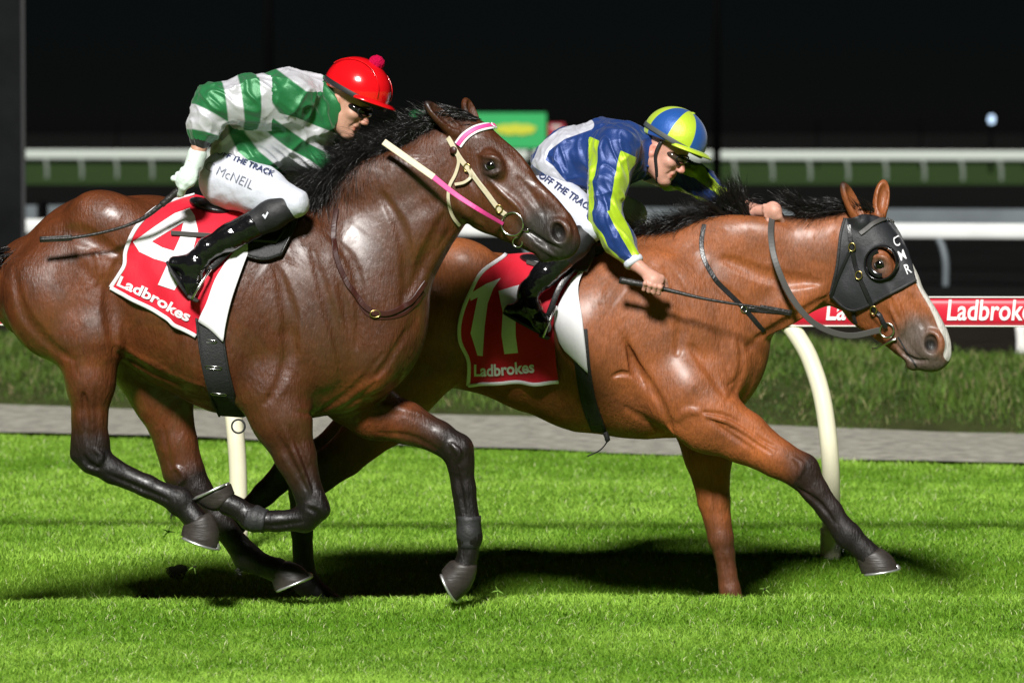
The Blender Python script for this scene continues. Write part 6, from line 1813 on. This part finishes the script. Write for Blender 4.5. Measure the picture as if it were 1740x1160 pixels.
sdf_obj('pompom', pp, 0.003, JM['pompom'], heN, dispfn=lambda V, N: 0.003 * vnoise(V, 160.0, 1.0))
goggles(nr, hN, JM['goggle'], JM['black_strap'], rimN, ptN, -0.004)
def chin_strap(root, h, mat):
    P = resample([h.at(0.005, -0.088, 0.03), h.at(0.010, -0.080, -0.03), h.at(0.040, -0.060, -0.085), h.at(0.060, -0.030, -0.128), h.at(0.064, 0, -0.134)], 20)
    N = P - h.at(0.01, 0, -0.03)
    V, f = tube(P, 0.007, flat=(N, 0.004)); mesh_obj('chin_strap', V, f, mat, root)
# writing on the breeches
def write_on(name, sd, fr, geo, mat, parent, lift=0.003, **k):
    V2, F2 = geo
    P = sd.hit(V2[:, 0], V2[:, 1], fr, **k); N = sd.normal(P)
    return mesh_obj(name, P + N * (lift + 0.004), F2, mat, parent)
write_on('lettering', brN, FN, text_px('OFF THE TRACK', (368, 263), (463, 301), 9, 0.02, 0.1), JM['ink'], nr)
write_on('signature', brN, FN, text_px('C McNEIL', (349, 288), (428, 322), 15, -0.012, 0.05), JM['pen'], nr)
wN = whip('whip', 'long black whip held in the white glove above the dark bay rump', FN,
          [(330, 296, -0.315), (300, 326, -0.32), (272, 350, -0.325), (238, 374, -0.33), (190, 391, -0.335), (130, 403, -0.34), (68, 407, -0.34)], [0.011, 0.0115, 0.010, 0.0065, 0.006, 0.007, 0.008], None, JM)
gt = Sdf(); lathe_limb(gt, FN, [(*(np.array(JN['kneeR']) * 0.93 + np.array(JN['ankleR']) * 0.07), 0.064), (*(np.array(JN['kneeR']) * 0.5 + np.array(JN['ankleR']) * 0.5), 0.054)], 0.02); gt.build(0.006)
write_on('logo', gt, FN, poly2d([(446, 366), (451, 372), (457, 362), (455, 360), (451, 367), (449, 364)], maxlen=6), JM['collar'], nr)
# stirrup iron
def stirrup(parent, fr, c, lat, tilt):
    o = fr.at(*c, lat); a = math.radians(tilt); d = fr.H * math.cos(a) - up * math.sin(a); u2 = fr.H * math.sin(a) + up * math.cos(a)
    pts = [o + fr.L * x + u2 * z for x, z in ((-0.055, 0), (-0.058, 0.05), (-0.03, 0.115), (0, 0.135), (0.03, 0.115), (0.058, 0.05), (0.055, 0))]
    V, f = tube(resample(np.array(pts), 30), 0.0055, 8); s_ = mesh_obj('stirrup', V, f, TM['steel'], parent)
    V, f = box(o, (0.020, 0.056, 0.005), np.stack([d, fr.L, u2])); mesh_obj('tread', V, f, TM['grey_strap'], s_)
stirrup(sad, FN, (331, 507), -0.31, 30)
V, f = tube(resample([FN.at(352, 462, -0.31), FN.at(395, 420, -0.29), FN.at(430, 385, -0.25)], 16), 0.012, flat=(np.tile(-FN.L, (16, 1)), 0.004)); mesh_obj('stirrup_leather', V, f, TM['black_leather'], sad)

# ------------------------------------------------------------------ rider in blue silks with lime sleeves
JF = dict(fold_dir=(0.45, 0.1, -0.9), pelvis=(938, 300, 0.0), seat=(940, 324, 0.0, 0.085), head=(1127, 255), head_ang=30, head_lat=-0.02, head_turn=16, neck=(1082, 256, 0.0),
          torso=[(940, 282, 0.0, 0.095, 0.150), (972, 272, 0.0, 0.134, 0.165), (1020, 268, 0.0, 0.150, 0.175), (1062, 262, 0.0, 0.128, 0.160)],
          hipR=(942, 330, -0.10), kneeR=(1002, 388, -0.27), ankleR=(898, 496, -0.31), toeR=(924, 558, -0.32), heelR=(868, 527, -0.32),
          hipL=(950, 310, 0.10), kneeL=(1075, 365, 0.26), ankleL=(950, 470, 0.31), toeL=(972, 530, 0.32), heelL=(925, 505, 0.32),
          shR=(1048, 252, -0.18), elR=(1026, 368, -0.29), wrR=(1078, 447, -0.34), handR=(1108, 486, -0.37), gripR=(np.array([0.97, 0, -0.22]), np.array([-0.05, -0.75, 0.6])),
          shL=(1082, 258, 0.18), elL=(1188, 312, 0.16), wrL=(1278, 358, 0.02), handL=(1312, 362, -0.03), gripL=(np.array([0.25, -0.2, -0.9]), np.array([-0.25, -0.75, 0.25])),
          thigh=(0.098, 0.088, 0.056), thumb=1.0,
          sleeveR=[(1045, 256, -0.16, 0.098), (1034, 310, -0.24, 0.082), (1028, 368, -0.29, 0.070), (1052, 410, -0.315, 0.060), (1073, 440, -0.335, 0.043)],
          sleeveL=[(1082, 262, 0.15, 0.092), (1135, 288, 0.17, 0.072), (1185, 308, 0.16, 0.064), (1224, 336, 0.10, 0.050)],
          puffs=[((920, 285), (1000, 316), 18, 0.16, -0.02), ((1010, 222), (1075, 222), 16, 0.12, -0.02)])
fr_, hF, bodyF, brF = rider(FF, 'person', 'rider in blue silks with lime striped sleeves, leaning low over the bright bay neck', JF, {'skin': JM['skin2']})
armF = [np.array(FF.at(*p[:3])) for p in JF['sleeveR']]; armFL = [np.array(FF.at(*p[:3])) for p in JF['sleeveL']]
def blue_attr(V):
    px = to_px(V)
    d, a = polyline_dist(V, armF); dl, al = polyline_dist(V, armFL)
    seam = (px[:, 1] - (246 + 0.45 * (px[:, 0] - 1033))) / 8.0
    isR = (d < 0.125) & (seam > -0.6) & (V @ FF.L < FF.c @ FF.L - 0.15) & (px[:, 0] > 1000)
    isL = (dl < 0.11) & (px[:, 0] > 1120) & (px[:, 1] > 275)
    def stripes(arm, ph):
        # angle about the arm, measured from the rider's outer side
        best = np.full(len(V), 1e9); ang = np.zeros(len(V))
        for p, q in zip(arm[:-1], arm[1:]):
            ba = q - p; l2 = ba @ ba; t = np.clip(((V - p) @ ba) / l2, 0, 1); o = V - p - t[:, None] * ba
            dd = np.linalg.norm(o, axis=1); e = unit(ba); side = unit(np.cross(e, FF.L)); out = np.cross(side, e)
            an = np.arctan2(o @ side, o @ out); m_ = dd < best; best = np.where(m_, dd, best); ang = np.where(m_, an, ang)
        return np.sin(3 * ang + ph)
    lime = -np.ones(len(V))
    lime = np.where(isR, np.minimum(stripes(armF, 1.1), seam), lime); lime = np.where(isL, stripes(armFL, 0.4), lime)
    wd, _ = polyline_dist(px, [(1000, 212), (955, 228), (925, 250), (915, 275)])
    wd2, _ = polyline_dist(px, [(914, 276), (932, 288), (948, 308), (966, 326), (1000, 333)])
    wd3, _ = polyline_dist(px, [(1040, 346), (1075, 326), (1112, 312)])
    w = np.maximum(np.maximum(9.5 - wd, 10 - wd2), 10 - wd3)
    w = np.where(isR | isL, -5, w)
    return {'white': np.clip(w / 20, -1, 1), 'lime': lime}
soF, sdF = silks(FF, fr_, JF, JM['blue_silk'], blue_attr, None, seed=6.0, amp=0.011)
# white cuff
c0 = FF.at(1074, 441, -0.336); c1 = FF.at(1080, 450, -0.342); e = unit(c1 - c0)
P = np.array([c0 + (c1 - c0) * t for t in np.linspace(-0.2, 1.0, 5)]); V, f = tube(P, [0.038, 0.043, 0.0435, 0.042, 0.036], 20); mesh_obj('cuff', V, f, JM['collar'], fr_)
P = np.array([hF.at(-0.035, 0.0, -0.085) + 0.068 * (math.cos(q) * unit(hF.f + 0.5 * hF.u) + math.sin(q) * hF.l * 0.95) for q in np.linspace(0, 2 * math.pi, 30, endpoint=False)])
V, f = tube(P, 0.022, flat=(np.array([p - P.mean(0) for p in P]), 0.010), closed=True); mesh_obj('collar', V, f, JM['blue_silk'], fr_, attrs={'lime': -np.ones(len(V)), 'white': -np.ones(len(V))})
def quarter(V):
    o = V - hF.at(0.018, 0, 0.07); a = np.arctan2(o @ hF.l, o @ hF.f)
    return {'lime': -np.sin(3.6 * a + 2.2)}
hF.c = hF.c + hF.u * 0.004
heF, rimF, ptF = helmet(fr_, hF, JM['quarter_cap'], quarter, math.radians(-10))
bt = Sdf(); bt.add(p_ell(hF.at(0.03, 0, 0.188), (0.015, 0.015, 0.008)), 0.01)
V, Q = bt.build(0.003).mesh(); mesh_obj('button', V, Q, JM['quarter_cap'], heF, attrs={'lime': np.ones(len(V))})
goggles(fr_, hF, JM['amber_goggle'], JM['grey_band'], rimF, ptF, 0.004)
chin_strap(fr_, hF, JM['black_strap'])
write_on('lettering', brF, FF, text_px('OFF THE TRACK', (916, 302), (1003, 362), 11, 0.02, 0.1), JM['ink'], fr_)
wF = whip('whip', 'thin black whip held low against the bright bay shoulder', FF,
          [(1054, 476, -0.375), (1085, 482, -0.372), (1140, 494, -0.368), (1190, 506, -0.36), (1240, 515, -0.34), (1290, 522, -0.31), (1345, 532, -0.27)], [0.012, 0.011, 0.0085, 0.0065, 0.006, 0.006, 0.006], None, JM)
stirrup(sad2, FF, (926, 572), -0.32, 20)
V, f = tube(resample([FF.at(930, 540, -0.32), FF.at(950, 490, -0.30), FF.at(975, 455, -0.26)], 16), 0.012, flat=(np.tile(-FF.L, (16, 1)), 0.004)); mesh_obj('stirrup_leather', V, f, TM['black_leather'], sad2)
